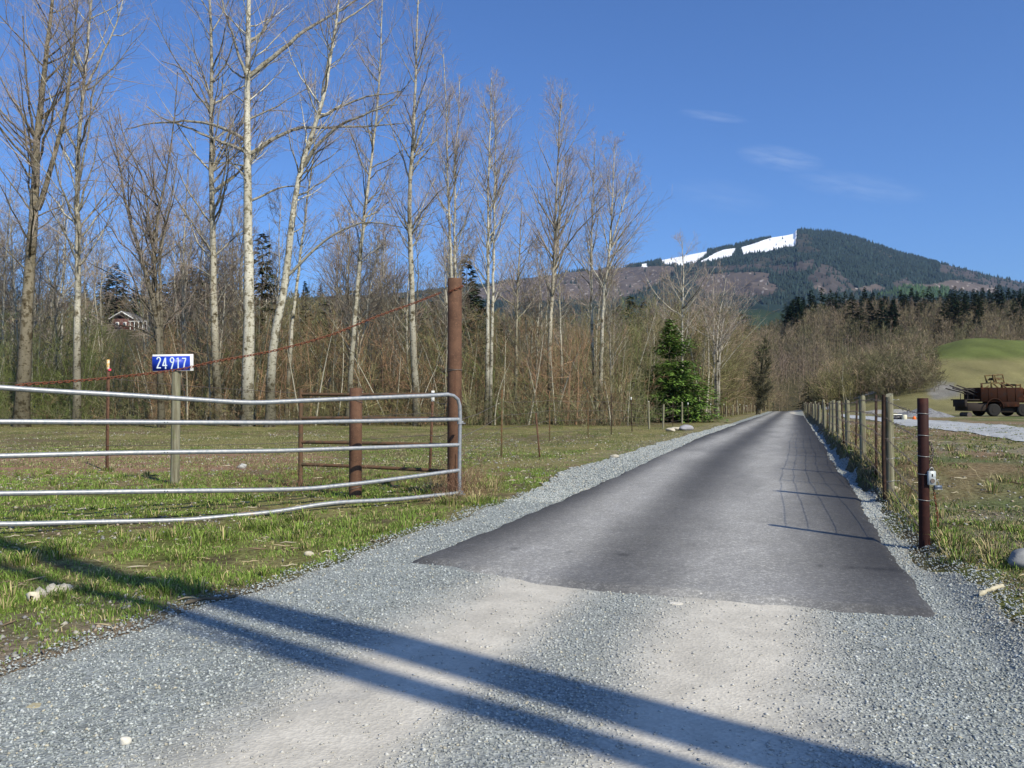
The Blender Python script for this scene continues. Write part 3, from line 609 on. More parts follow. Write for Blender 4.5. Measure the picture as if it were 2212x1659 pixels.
# slender background trees: six kinds copied
kinds = []
for q in range(7):
    r = np.random.default_rng(300+q); H = 17
    x = np.cumsum(r.normal(size=9))*.12; y = np.cumsum(r.normal(size=9))*.12
    P = np.stack([x-x[0], y-y[0], np.linspace(-.2, H, 9)], -1)
    stems = [(P, .15, .02)]
    if q % 3 == 0:
        P2 = P[2:].copy(); P2[:, 0] += np.linspace(0, 1.6, 7); stems.append((P2, .09, .02))
    gt, gc = tree_geo(stems, [], r, nb=24, u0=.22, reach=2.5, angl=(26, 60), nt2=6, nt3=3, pale=[(.42, .39, .31), (.30, .27, .20), (.46, .43, .35)][q % 3], tw=[(.25, .21, .165), (.29, .225, .18), (.22, .19, .125)][q % 3], twr=.010)
    kinds.append((gt.mesh('trunk', smooth=True), gc.mesh('crown')))
    kinds[-1][0].materials.append(M_bark); kinds[-1][1].materials.append(M_twig)
def place_kind(name, ks, loc, s, rot, label, cat, group, parts=('trunk', 'crown')):
    t = thing(name, label, cat, loc, group); t.scale = (s*rng.uniform(.9, 1.1),)*2+(s,); t.rotation_euler = (rng.uniform(-.03, .03), rng.uniform(-.05, .05), rot)
    for n_, me in zip(parts, ks):
        o = bpy.data.objects.new(n_, me); C.objects.link(o); o.parent = t
    return t
for i in range(74):
    px = rng.uniform(-60, 1660); Y = rng.uniform(60, 100)
    if px > 1330: Y = rng.uniform(78, 130)
    X = (px-1106)/F*Y
    if TL(X, Y)[1] > -10 or 222 < px < 305: continue
    top = np.interp(px, [0, 700, 1000, 1350, 1500, 1660], [470, 470, 520, 590, 630, 690])+rng.uniform(-60, 70)
    z0 = float(terrain(X, Y)); H = CAMZ+(870-top)/F*Y-z0
    place_kind('slender_tree', kinds[rng.integers(7)], (X, Y, z0), H/17, rng.uniform(0, 6.28), 'slender bare tree among the brush behind the taller pale trunks', 'tree', 'slender trees among the brush')
# conifers: archetypes
def conifer_geo(H, Rr, r, nl=26, per=9, col=(.035, .062, .03), asym=None, dens=22, skip=.1, leaf=.5):
    gt = Geo(); gc = Geo()
    tube(gt, [(0, 0, -.2), (0, 0, H*.5), (0, 0, H*.98)], [H*.014, H*.009, .01], 7, (.11, .085, .06))
    Z = []; 
    for i in range(nl):
        v = i/(nl-1); zz = H*(.07+.92*v)
        for j in range(per):
            if r.random() < skip: continue
            a = r.uniform(0, 6.28); L = Rr*(1-v)**.85*r.uniform(.6, 1.2)+.15
            if asym: L *= 1+asym*cos(a)
            n = max(3, int(dens*L/Rr)+3); s = r.uniform(.08, 1, n)**.8
            base = np.array([0, 0, zz+r.uniform(-.2, .2)*H/nl]); d = np.array([cos(a), sin(a), 0])
            dro = -.28 if v < .6 else .25
            c0 = base+d*(L*s)[:, None]; c0[:, 2] += dro*L*s+.18*L*s**2
            c0 += r.normal(size=(n, 3))*[.06*L+.03, .06*L+.03, .04*L+.02]
            # every spray: two drooping leaf-like triangles
            for e in range(2):
                la = a+r.uniform(-1.1, 1.1, n); ll = leaf*r.uniform(.5, 1.1, n)*(.6+.4*(1-v)); 
                dd = np.stack([np.cos(la), np.sin(la), r.uniform(-.5, .15, n)], -1)*ll[:, None]
                sd = np.stack([-np.sin(la), np.cos(la), r.uniform(-.4, .4, n)], -1)*(ll*.24)[:, None]
                V = np.stack([c0-sd, c0+dd, c0+sd], 1).reshape(-1, 3); f = np.arange(3*n).reshape(-1, 3)
                gc.add(V, f, np.repeat(np.array(col)*r.uniform(.55, 1.6, (n, 1)), 3, 0))
    return gt, gc
r = np.random.default_rng(77)
b = gnd(1448, 903); b = np.array([(1446-1106)/F*66, 66, float(terrain((1446-1106)/F*66, 66))])
gt, gc = conifer_geo(8.6, 3.25, r, nl=36, per=13, col=(.115, .195, .036), asym=.30, dens=48, skip=.2, leaf=.46)
t = thing('conifer', 'bushy bright green conifer standing behind the fence left of the road', 'tree', b)
for n_, gg in (('trunk', gt), ('crown', gc)): obj(n_, gg, M_leaf if n_ == 'crown' else M_bark, t)
ck = []
for q in range(4):
    r = np.random.default_rng(400+q); gt, gc = conifer_geo(20, [3.4, 4.2, 3.0, 4.6][q], r, nl=26, per=8, dens=14, skip=[.1, .25, .15, .35][q], leaf=1.5, col=[(.030, .058, .030), (.036, .060, .028), (.030, .062, .034), (.045, .060, .025)][q])
    a = gt.mesh('trunk'); c = gc.mesh('crown'); a.materials.append(M_bark); c.materials.append(M_leaf); ck.append((a, c))
def con(px, top, Y, label, group=None, kd=None, wd=1, basey=None):
    X = (px-1106)/F*Y; z0 = float(terrain(X, Y)); H = CAMZ+(870-top)/F*Y-z0
    t = place_kind('conifer', ck[rng.integers(4) if kd is None else kd], (X, Y, z0), H/20, rng.uniform(0, 6.28), label, 'tree', group); t.scale = (H/20*wd, H/20*wd, H/20)
    return t
con(562, 505, 88, 'tall thin-crowned conifer half hidden behind the thick central trunk', kd=3, wd=.9)
con(1003, 545, 92, 'dark pointed conifer just right of the tall rusty post top', kd=1, wd=.9)
con(1606, 676, 190, 'single dark conifer above the brown brush where the road ends', kd=0, wd=1.4)
con(1862, 783, 215, 'small lone dark conifer in the brown slope above the climbing track', kd=2, wd=1.3)
con(1748, 826, 150, 'small bright green conifer beside the far end of the right fence', kd=3, wd=2.2)
for px, tp in ((5, 600), (215, 590), (232, 575), (250, 568), (262, 582), (290, 610), (310, 600), (345, 590), (385, 572), (398, 566), (418, 590), (430, 583), (444, 588), (455, 580), (478, 590), (660, 606), (691, 612), (775, 612), (760, 630), (640, 625), (60, 615), (110, 610), (180, 612), (150, 620), (330, 615), (500, 600), (590, 590), (720, 640), (820, 645), (870, 650), (940, 660)):
    con(px, tp, rng.uniform(290, 400), 'dark conifer on the skyline of the left hill behind the bare trees', 'conifers on the left hill', wd=1.15)
for px, tp in ((702, 640), (738, 655), (765, 628), (792, 668), (830, 655), (860, 640), (905, 668), (945, 650), (975, 640), (1020, 610), (1045, 660), (1090, 690), (1150, 700), (372, 600), (392, 588), (412, 575), (436, 590), (480, 605), (655, 660), (610, 670), (690, 690), (20, 650), (420, 640), (465, 650), (1370, 640), (1400, 650), (1345, 660)):
    con(px, tp, rng.uniform(112, 165), 'dark green conifer standing deep in the wood behind the bare trees', 'conifers deep in the wood', wd=1.3)
tops = [(1700, 650), (1712, 642), (1725, 634), (1738, 640), (1752, 619), (1762, 632), (1778, 615), (1788, 630), (1796, 619), (1807, 624), (1816, 630), (1825, 622), (1840, 625), (1850, 640), (1860, 632), (1870, 614), (1882, 628), (1890, 624), (1901, 625), (1912, 635), (1935, 632), (1948, 619), (1960, 628), (1972, 614), (1984, 622), (1996, 620), (2007, 611), (2020, 625), (2033, 620), (2046, 626), (2056, 618), (2065, 611), (2077, 616), (2090, 622), (2102, 618), (2115, 620), (2126, 614), (2140, 618), (2150, 612), (2159, 608), (2170, 618), (2182, 614), (2195, 620), (2207, 616), (2218, 612), (2230, 618)]
for px, tp in tops:
    con(px, tp+6, rng.uniform(360, 410), 'tall dark conifer in the row along the right ridge below the mountain', 'conifers along the right ridge', wd=1.2)
for i in range(90):
    px = rng.uniform(1700, 2240)+(0 if i % 3 else -0); con(px, rng.uniform(636, 692)-(px > 1950)*8, rng.uniform(300, 390), 'tall dark conifer in the row along the right ridge below the mountain', 'conifers along the right ridge', wd=1.3)

# ------------------------------------------------------------------ brush and woodland (uncountable)
def brush(n, sampler, hgt, seed, tws=6, tws2=4, cols=((.16, .145, .07), (.25, .155, .09), (.19, .17, .09), (.12, .14, .045)), rad=.028, lean=.12, twr=.011, nstem=1, pale=.0):
    r = np.random.default_rng(seed); X, Y = sampler(n, r); n = len(X); Z = terrain(X, Y); H = hgt(X, Y, r)
    k = 7; s = np.linspace(0, 1, k)
    d = r.normal(size=(n, 2))*lean; cv = r.normal(size=(n, 2))*lean
    P = np.stack([X[:, None]+H[:, None]*(d[:, :1]*s+cv[:, :1]*s**2), Y[:, None]+H[:, None]*(d[:, 1:]*s+cv[:, 1:]*s**2), Z[:, None]-.1+H[:, None]*s], -1)
    R = (rad*(.5+H/9)*r.uniform(.6, 1.3, n))[:, None]*(1-.85*s)
    ci = np.clip((fbm(X*.09, Y*.09, 3, 70)*1.8-.4)*len(cols)+r.normal(size=n)*.6, 0, len(cols)-1).astype(int)
    cb = np.array(cols)[ci]*r.uniform(.6, 1.5, (n, 1)); pw = (r.random(n) < pale) & (H > 3); stemc = np.where(pw[:, None], np.array([.42, .39, .30])*r.uniform(.6, 1.1, (n, 1)), cb*1.1); R[pw] *= 2.0
    g = Geo(); V, f = tubes(P, R, 4); g.add(V, f, np.repeat(stemc, k*4, 0))
    A, B = spawn(P, R, tws, (.12, 1), lambda u, pl: .38*pl*(1.15-.75*u), (30, 88), .10, 5, .010, .28, r)
    V, f = tubes(A, np.maximum(B, twr), 3); ca = np.repeat(cb, tws, 0)*r.uniform(.6, 1.5, (n*tws, 1)); g.add(V, f, np.repeat(ca, 15, 0))
    A2, B2 = spawn(A, B, tws2, (.15, 1), lambda u, pl: .5*pl, (25, 65), .15, 3, .01, .2, r)
    V, f = tubes(A2, np.maximum(B2, twr*.8), 3); g.add(V, f, np.repeat(np.repeat(ca, tws2, 0)*r.uniform(.75, 1.4, (n*tws*tws2, 1)), 9, 0))
    return g
def s_left(n, r):
    px = r.uniform(-140, 1560, n*2); Y = 57+62*r.random(n*2)**1.25; X = (px-1106)/F*Y; l = TL(X, Y)[1]
    k = (l < -10.5-2*r.random(n*2)) ; return X[k][:n], Y[k][:n]
def h_left(X, Y, r):
    px = 1106+F*X/Y
    top = np.interp(px, [0, 150, 210, 330, 400, 500, 800, 1100, 1250, 1400, 1560], [700, 695, 728, 728, 690, 670, 690, 700, 700, 675, 680])
    return np.clip((CAMZ+(870-top)/F*Y)*r.uniform(.25, 1.12, len(X)), 1.5, 16)
tag(obj('roadside_brush', brush(3000, s_left, h_left, 11, 7, 4, lean=.17, pale=.16, twr=.0085), M_twig), 'dense bare brush and saplings filling the wood behind the tall trees', 'brush', kind='stuff')
def s_road(n, r):
    t = r.uniform(85, 205, n*3); l = -9.0-r.exponential(7, n*3)-.5; side = r.random(n*3) < .28
    l = np.where(side & (t > 125), 4.5+np.minimum(r.exponential(6, n*3), 14), l); X, Y = XY(t, l); return X[:n], Y[:n]
def h_road(X, Y, r):
    px = 1106+F*X/Y; top = np.interp(px, [1400, 1500, 1600, 1680, 1720, 1800, 1900], [680, 665, 700, 740, 780, 800, 820])
    return np.clip((CAMZ+(870-top)/F*Y)*r.uniform(.35, 1.05, len(X)), 2, 18)
tag(obj('brush_along_road', brush(1900, s_road, h_road, 12, 7, 5, cols=((.20, .175, .09), (.25, .185, .12), (.26, .19, .125), (.17, .155, .07)), pale=.1, rad=.04, twr=.018, lean=.09), M_twig), 'brown bare brush crowding the far end of the road', 'brush', kind='stuff')
def puffs(P, H, cols, r, per=110, wsc=.03):
    n = len(P); g = Geo()
    k = 3; s = np.linspace(0, 1, 3)
    tp = P[:, None]+np.stack([H[:, None]*.03*r.normal(size=(n, 3))*s, H[:, None]*.03*r.normal(size=(n, 3))*s, H[:, None]*s*.9], -1)
    V, f = tubes(tp, (H*.011)[:, None]*(1-.8*s), 4); g.add(V, f, np.repeat(cols*1.5, 12, 0))
    th = r.uniform(0, 6.28, (n, per)); v = r.random((n, per))**.8; rad_ = H[:, None]*.24*np.sin(np.clip(.12+v*1.0, 0, 1)*pi)**.6*r.random((n, per))**.5
    c0 = P[:, None]+np.stack([np.cos(th)*rad_, np.sin(th)*rad_, H[:, None]*(.12+.8*v)], -1)
    L = H[:, None]*r.uniform(.06, .17, (n, per)); 
    d = nrm(np.stack([np.cos(th)*.55, np.sin(th)*.55, .55+.6*r.random((n, per))], -1)+r.normal(size=(n, per, 3))*.2)*L[..., None]
    sd = nrm(r.normal(size=(n, per, 3)))*(H[:, None]*wsc*r.uniform(.2, 1, (n, per)))[..., None]*.5
    V = np.stack([c0-sd, c0+sd, c0+d], 2).reshape(-1, 3); f = np.arange(len(V)).reshape(-1, 3)
    cc = np.repeat(cols, per, 0)*r.uniform(.55, 1.5, (n*per, 1)); g.add(V, f, np.repeat(cc, 3, 0)); return g
def wood(n, xr, yr, cols, seed, hr=(9, 15), mask=None, per=110, wsc=.03, hn=1.0):
    r = np.random.default_rng(seed); Y = yr[0]+(yr[1]-yr[0])*r.random(n)**.8; px = r.uniform(xr[0], xr[1], n); X = (px-1106)/F*Y
    if mask is not None:
        k = mask(px, X, Y); X = X[k]; Y = Y[k]
    n = len(X); P = np.stack([X, Y, terrain(X, Y)], -1); H = r.uniform(*hr, n)*(hn+(1-hn)*sm(190, 290, Y))*(.8+.5*fbm(X*.03, Y*.03, 2, 80))
    ci = np.clip(fbm(X*.022, Y*.022, 3, 81)*1.9-.45+r.normal(size=n)*.12, 0, .999)*len(cols)
    return puffs(P, H, np.array(cols)[ci.astype(int)]*r.uniform(.75, 1.3, (n, 1)), r, per, wsc)
g = wood(1300, (-150, 1500), (115, 400), ((.17, .155, .07), (.20, .155, .085), (.12, .135, .05), (.17, .15, .08)), 21, (8, 12), lambda px, X, Y: ~((px > 225) & (px < 330) & (Y < 330)) | (Y > 300), 130, .022)
tag(obj('left_woodland', g, M_twig), 'olive brown bare woodland covering the left hillside', 'woodland', kind='stuff')
def mk_right(px, X, Y):
    r_ = X/Y; mead = (px > 2035-.85*(Y-100)+12*np.sin(Y*.31)) & (Y < 205); t, l = TL(X, Y); rd = (np.abs(l) < 4.5) & (t < 200)
    trk = (px > 1770) & (Y < 132+.12*(px-1770)*0) 
    edge = (px > 1905) & (Y < 120)
    return ~(mead | rd | trk | edge)
g = wood(3200, (1480, 2290), (135, 410), ((.19, .155, .095), (.20, .155, .105), (.155, .14, .075), (.18, .145, .095), (.205, .155, .115)), 22, (6.5, 11), mk_right, 150, .017, .55)
tag(obj('right_woodland', g, M_twig), 'brown bare deciduous woodland on the slope below the ridge conifers', 'woodland', kind='stuff')
# shrubby margin left of the meadow and scrub in front of the woodland
def s_mar(n, r):
    px = r.uniform(1770, 2030, n); Y = r.uniform(106, 165, n); px = np.minimum(px, 2050-.9*(Y-106)-18*r.random(n)); Y = np.where((px < 1895) & (Y < 124), 126+30*r.random(n), Y); return (px-1106)/F*Y, Y
tag(obj('meadow_scrub', brush(1700, s_mar, lambda X, Y, r: r.uniform(1.2, 4.6, len(X))*sm(.585, .49, X/Y)*(.5+fbm(X*.12, Y*.12, 2, 87))+.5, 13, 7, 5, cols=((.135, .12, .065), (.17, .135, .09), (.115, .11, .055)), rad=.03, twr=.02, lean=.2), M_twig), 'low scrub at the foot of the grassy hill', 'scrub', kind='stuff')

exec_rest = True
# ------------------------------------------------------------------ galvanised gate
GA = np.array([-.89, 13.4]); GB = np.array([-6.4, 9.8])
def gatept(x, y, off=0):
    """point of the gate's vertical plane seen in direction (x, y)"""
    d = ray(x, y); e = GB-GA; nrmv = np.array([e[1], -e[0]]); k = (GA@nrmv)/(d[:2]@nrmv); return np.array([0, 0, CAMZ])+d*(k+off)
gt_base = gatept(993, 1069)
gate = thing('farm_gate', 'long galvanised tube gate with five sagging rails swung open on the left', 'gate', gt_base)
ext = lambda pts: [(pts[0][0]-300, pts[0][1]+(pts[0][1]-pts[1][1])*300/max(pts[1][0]-pts[0][0], 1)*1.0)]+pts
R1 = [(0, 837), (114, 845), (228, 851), (360, 859), (498, 868), (560, 870), (599, 868), (716, 863), (840, 858), (938, 854), (968, 852)]
rails = [R1, [(0, 911), (234, 912), (594, 913), (716, 911), (991, 906)], [(0, 985), (234, 979), (360, 977), (594, 974), (716, 970), (991, 961)],
         [(0, 1066), (351, 1061), (594, 1058), (690, 1054), (712, 1051), (813, 1040), (991, 1016)], [(0, 1140), (205, 1135), (381, 1131), (450, 1126), (594, 1112), (716, 1093), (852, 1085), (989, 1071)]]
for i, rl in enumerate(rails):
    P = [gatept(x, y) for x, y in ([(-300, 1139)]+rl if i == 4 else ext(rl))]; P = np.array(P)
    P = catm(P, 60); P[:, 2] += .045*(i == 4)
    g = Geo()
    if i == 0:
        bend = [gatept(x, y) for x, y in ((968, 852), (980, 855), (989, 863), (993, 876), (994, 900), (993, 960), (992.5, 1020), (993, 1069))]
        tube(g, P, .034, 14); rail = obj('rail', g, M_galv, gate, gt_base, True)
        g2 = Geo(); tube(g2, np.array(bend), .031, 14); obj('end_upright', g2, M_galv, gate, gt_base, True)
    else:
        tube(g, P, .033, 14); rail = obj('rail', g, M_galv, gate, gt_base, True)
    if i < 4:
        gb = Geo()
        for (bx) in (355, 362, 712, 720):
            by = np.interp(bx, [p[0] for p in rl], [p[1] for p in rl]); p = gatept(bx, by); dd = nrm(np.array([0, 0, CAMZ])-p)
            q = p+dd*.0305; tube(gb, [q-dd*.004, q+dd*.003], .008, 8)
        obj('bolt_hole', gb, M_black, rail, gt_base)
g = Geo()
for (x, y) in ((993, 912), (993, 1065)):
    p = gatept(x, y); tube(g, [p+[0, 0, -.035], p+[0, 0, .035]], .043, 12); box(g, p+[.03, .12, 0], (.05, .2, .03), 0, (1, 1, 1), .006); tube(g, [p+[.045, -.02, -.02], p+[.10, -.02, -.02]], .01, 6)
obj('hinge', g, M_galv, gate, gt_base)

# ------------------------------------------------------------------ rusty pipe posts, panel, chain
def pipe(g, x, y, z0, z1, r, sides=28, col=(1, 1, 1), wall=.012):
    """hollow-topped pipe"""
    a = np.arange(sides)/sides*2*pi; c = np.stack([np.cos(a), np.sin(a)], -1); V = []
    prof = [(r, z0), (r, z0+(z1-z0)*.5), (r, z1-.004), (r-.004, z1), (r-wall, z1), (r-wall, z1-.18), (0.001, z1-.18)]
    for rr, z in prof: V.append(np.c_[c*rr+[x, y], np.full(sides, z)])
    V = np.array(V); k = len(prof); i = np.arange(k-1)[:, None]*sides; q = np.arange(sides)[None]
    g.add(V.reshape(-1, 3), np.stack([i+q, i+(q+1) % sides, i+sides+(q+1) % sides, i+sides+q], -1).reshape(-1, 4), col)
TP = gnd(981.5, 1068); zt = at(981.5, 602, TP[1])[2]
tp = thing('tall_gate_post', 'tall thick rusty steel pipe post at the hinge end of the gate', 'post', TP)
g = Geo(); pipe(g, TP[0], TP[1], TP[2]-.2, zt, .127, 36); obj('pipe', g, M_rust, tp, TP, True)
def loop(g, c, r, z, tilt=0, wr=.005, a0=0, n=28):
    a = np.linspace(0, 2*pi, n); P = np.stack([c[0]+r*np.cos(a), c[1]+r*np.sin(a), z+tilt*np.cos(a+a0)], -1); tube(g, P, wr, 5, cap=False)
g = Geo(); z = at(981, 800, TP[1])[2]; loop(g, TP, .133, z, .012); loop(g, TP, .134, z+.012, -.01); obj('wire_band', g, M_wire, tp, TP)
g = Geo(); box(g, TP+[.05, -.125, .35], (.045, .03, .75), 0, (1, 1, 1), .004); box(g, TP+[.1, -.09, .05], (.03, .03, .2), 0, (1, 1, 1), .004); obj('hinge_bracket', g, M_rust, tp, TP)
SPp = gnd(767.5, 1079); SPz = at(767, 838, SPp[1])[2]
sp_ = thing('short_gate_post', 'short thick rusty pipe post standing behind the gate rails', 'post', SPp)
g = Geo(); pipe(g, SPp[0], SPp[1], SPp[2]-.2, SPz, .108, 32); obj('pipe', g, M_rust, sp_, SPp, True)
g = Geo()
for zz, ti in ((SPz-.17, .05), (SPz-.2, -.05), (SPp[2]+.2, .03)): loop(g, SPp, .113, zz, ti, .006)
obj('wire_tie', g, M_wire, sp_, SPp)
# panel of rusty pipes
YA = 15.3; YB = 14.35
def pan(x, y):
    a = np.array([(650-1106)/F*YA, YA]); b_ = np.array([(966-1106)/F*YB, YB]); d = ray(x, y); e = b_-a; nv = np.array([e[1], -e[0]]); k = (a@nv)/(d[:2]@nv); return np.array([0, 0, CAMZ])+d*k
pb = pan(648, 1050); pb[2] = float(terrain(pb[0], pb[1]))
pn = thing('pipe_panel', 'rusty five-rail pipe panel running behind the short post', 'fence', pb)
g = Geo(); tube(g, [pan(649, 1056), pan(650, 839)], .045, 12); obj('end_post', g, M_rustrail, pn, pb, True)
for ya, ym, yb in ((852, 852.5, 852), (903, 903.5, 904), (955, 957, 961), (1003, 1008, 1018), (1058, 1063, 1070)):
    g = Geo(); tube(g, catm([pan(651, ya), pan(780, ym), pan(968, yb)], 12), .034, 10); obj('rail', g, M_rustrail, pn, pb, True)
# chain from the gate's top rail to the top of the tall post
CH = [(33, 833), (60, 830), (117, 826), (228, 817), (381, 799), (469, 780), (594, 757), (716, 723), (813, 684), (891, 656), (955, 631)]
P = []
for i, (x, y) in enumerate(CH):
    s = (x-33)/(955-33); Yc = 9.97*(1-s)+ (TP[1]-.13)*s; P.append(at(x, y, Yc))
P = catm(P, 400)
def chain(P, pitch=.046, wr=.0062, wd=.017):
    d = np.r_[0, np.cumsum(np.linalg.norm(np.diff(P, axis=0), axis=1))]; n = int(d[-1]/pitch); g = Geo()
    q = (np.arange(n)+.5)*pitch; c = np.stack([np.interp(q, d, P[:, i]) for i in range(3)], -1)
    c2 = np.stack([np.interp(q+.01, d, P[:, i]) for i in range(3)], -1); T = nrm(c2-c)
    for i in range(n):
        up = np.array([0, 0, 1.]) if abs(T[i, 2]) < .8 else np.array([1., 0, 0])
        B = nrm(np.cross(T[i], up)); U = np.cross(B, T[i]); tw = .6+(pi/2 if i % 2 else 0); B, U = B*cos(tw)+U*sin(tw), None
        a = np.linspace(0, 2*pi, 15); ring = c[i]+np.outer(np.cos(a)*pitch*.62, T[i])+np.outer(np.sin(a)*wd, B)
        V, f = tubes(ring[None], np.full((1, 15), wr), 5); g.add(V, f)
    return g
g = chain(P)
a = np.linspace(pi*1.25, pi*2.9, 60); W_ = np.stack([TP[0]+.14*np.cos(a), TP[1]+.14*np.sin(a), P[-1][2]+np.interp(a, [a[0], 2*pi, a[-1]], [0, .13, .16])], -1)
g2 = chain(W_)
for A in g2.v: pass
c1 = obj('chain', g, M_chain, None, P[0]); tag(c1, 'long rusty chain slung from the tall post down to the top gate rail', 'chain')
g3 = chain(W_); o3 = obj('chain_wrap', g3, M_chain, c1, P[0])

# ------------------------------------------------------------------ number sign
SB = gnd(377, 1050)
sg = thing('number_sign', 'blue house number sign reading 24917 on a round wooden post', 'sign', SB)
zt = at(380, 772, SB[1])[2]; xt = at(381, 780, SB[1])[0]
g = Geo(); tube(g, catm([SB+[0, 0, -.2], SB+[.01, 0, .7], [xt, SB[1], zt]], 14), [.085]*14, 18); obj('post', g, M_wood, sg, SB, True)
sc_ = SB[1]/F; cx, cz = at(377.5, 785, SB[1])[0], at(377.5, 785, SB[1])[2]; YF = SB[1]-.11
tl = radians(-1.4)
Rz = np.array([[cos(.16), -sin(.16), 0], [sin(.16), cos(.16), 0], [0, 0, 1]])@np.array([[cos(tl), 0, sin(tl)], [0, 1, 0], [-sin(tl), 0, cos(tl)]])
o0 = np.array([cx, YF, cz])
def sgp(u, v, d): return o0+Rz@np.array([u, d, v])
k = SB[1]/F*.985
g = Geo(); box(g, sgp(1.2*k, 1.0*k, .018), (84*k, .028, 36.5*k), 0, (1, 1, 1), .004, M=Rz); obj('backing_board', g, M_white, sg, SB)
g = Geo(); box(g, sgp(-2.2*k, -.6*k, -.002), (78*k, .006, 31.5*k), 0, (1, 1, 1), 0, M=Rz); face = obj('sign_face', g, M_blue, sg, SB)
# numerals as broad strokes
def stroke(g, pts, w, d=-.0065, th=.002):
    pts = np.array(pts, float); t_ = nrm(np.gradient(pts, axis=0)); nn = np.stack([-t_[:, 1], t_[:, 0]], -1)
    A = pts+nn*w/2; B = pts-nn*w/2; V = []
    for dd in (d-th, d):
        for q in (A, B): V += [sgp(p[0], p[1], dd) for p in q]
    n = len(pts); V = np.array(V); f = []
    for i in range(n-1):
        f += [[i, i+1, n+i+1, n+i], [2*n+i, 3*n+i, 3*n+i+1, 2*n+i+1], [i, 2*n+i, 2*n+i+1, i+1], [n+i, n+i+1, 3*n+i+1, 3*n+i]]
    g.add(V, np.array(f))
def arc(cx, cy, rx, ry, a0, a1, n=14):
    a = np.radians(np.linspace(a0, a1, n)); return [(cx+rx*np.cos(q), cy+ry*np.sin(q)) for q in a]
H_ = 24.5*k; Wd = 8.6*k; sw = 3.0*k
def digit(ch, ox, oz):
    g = Geo(); h, w_ = H_/2, Wd/2; L = []
    if ch == '2': L = [arc(0, h-w_*1.15, w_*.82, w_*1.1, 170, -25)+[(-.7*w_, -h+sw)], [(-w_, -h+sw/2), (w_, -h+sw/2)]]
    if ch == '4': L = [[(w_*.35, -h), (w_*.35, h)], [(w_*.3, h-.2*sw), (-w_, -h*.42)], [(-w_*1.1, -h*.42), (w_*1.15, -h*.42)]]
    if ch == '9': L = [arc(0, h-w_*1.3, w_*.82, w_*1.2, 0, 360, 24), arc(0, h-w_*1.3, w_*.82, w_*1.2, 0, -20, 4)+[(-w_*.35, -h)]]
    if ch == '1': L = [[(0, -h), (0, h)], [(0, h-.5*sw), (-w_*.7, h-1.1*sw)]]
    if ch == '7': L = [[(-w_, h-sw/2), (w_, h-sw/2)], [(w_*.8, h-sw*.6), (w_*.1, 0), (-w_*.25, -h)]]
    for i, p in enumerate(L): stroke(g, [(ox+a, oz+b_) for a, b_ in p], sw*.93, -.0065-.0004*i)
    o = obj('numeral', g, M_num, face, SB)
for ch, x, dz in (('2', 350, .9), ('4', 362.5, .3), ('9', 377.5, 0), ('1', 390, -.3), ('7', 402.5, -.8)):
    digit(ch, (x-377.5)*k*1.0-.5*k, (dz-.3)*k)

# ------------------------------------------------------------------ fence posts
def tpost(H, topw=0, mat_=None):
    g = Geo(); box(g, (0, -.012, H/2-.1), (.048, .006, H+.2)); box(g, (0, .008, H/2-.1), (.008, .034, H+.2))
    for z in np.arange(.2, H-.05, .09): box(g, (0, -.018, z), (.012, .007, .02))
    return g
def wpost(H, r_, rr, lean=0):
    g = Geo(); n = 10; z = np.array([-.2, .05, H*.5, H-.02, H]); R = np.array([1, 1, .98, .97, .9])*r_
    a = np.arange(n)/n*2*pi; wob = 1+.1*rr.normal(size=n)*.6; V = []
    for zz, q in zip(z, R): V.append(np.c_[np.cos(a)*q*wob, np.sin(a)*q*wob, np.full(n, zz)+(0 if zz < H-.03 else .02*np.cos(a+1))])
    V = np.array(V).reshape(-1, 3); i = np.arange(4)[:, None]*n; q = np.arange(n)[None]
    g.add(V, np.stack([i+q, i+(q+1) % n, i+n+(q+1) % n, i+n+q], -1).reshape(-1, 4)); g.add(np.vstack([V[-n:], [[0, 0, H]]]), np.stack([np.arange(n), (np.arange(n)+1) % n, np.full(n, n)], -1)); return g
meshes = {}
rr = np.random.default_rng(3)
for q in range(4): meshes['w%d' % q] = wpost(1.0, .064, rr).mesh('wood_post'); meshes['w%d' % q].materials.append(M_wood)
meshes['t'] = tpost(1.0).mesh('steel_post'); meshes['t'].materials.append(M_tpost)
meshes['g'] = tpost(1.0).mesh('steel_post'); meshes['g'].materials.append(M_tgreen)
capm = Geo(); box(capm, (0, 0, 0), (.056, .05, .16), 0, (1, 1, 1), .003); capme = capm.mesh('white_tip'); capme.materials.append(M_white)
def put(parent, kind, P, H, lean=(0, 0), wsc=1, tip=False):
    o = bpy.data.objects.new('wood_post' if kind[0] == 'w' else 'steel_post', meshes[kind]); C.objects.link(o)
    o.location = np.array(P)-(np.array(parent.location) if parent else 0); o.scale = (wsc, wsc, H); o.rotation_euler = (lean[0], lean[1], rng.uniform(-.4, .4)+(0 if kind[0] != 'w' else rng.uniform(0, 6)))
    if parent: o.parent = parent
    if tip:
        c = bpy.data.objects.new('white_tip', capme); C.objects.link(c); c.parent = o; c.location = (0, 0, 1-.07/H); c.scale = (1/wsc, 1/wsc, 1/H)
    return o
def fline(px, L):     # point on the line "across = L" seen in column px
    r_ = (px-1106)/F; Y = L/(r_*ct-st_); X = r_*Y; return np.array([X, Y, float(terrain(X, Y))])
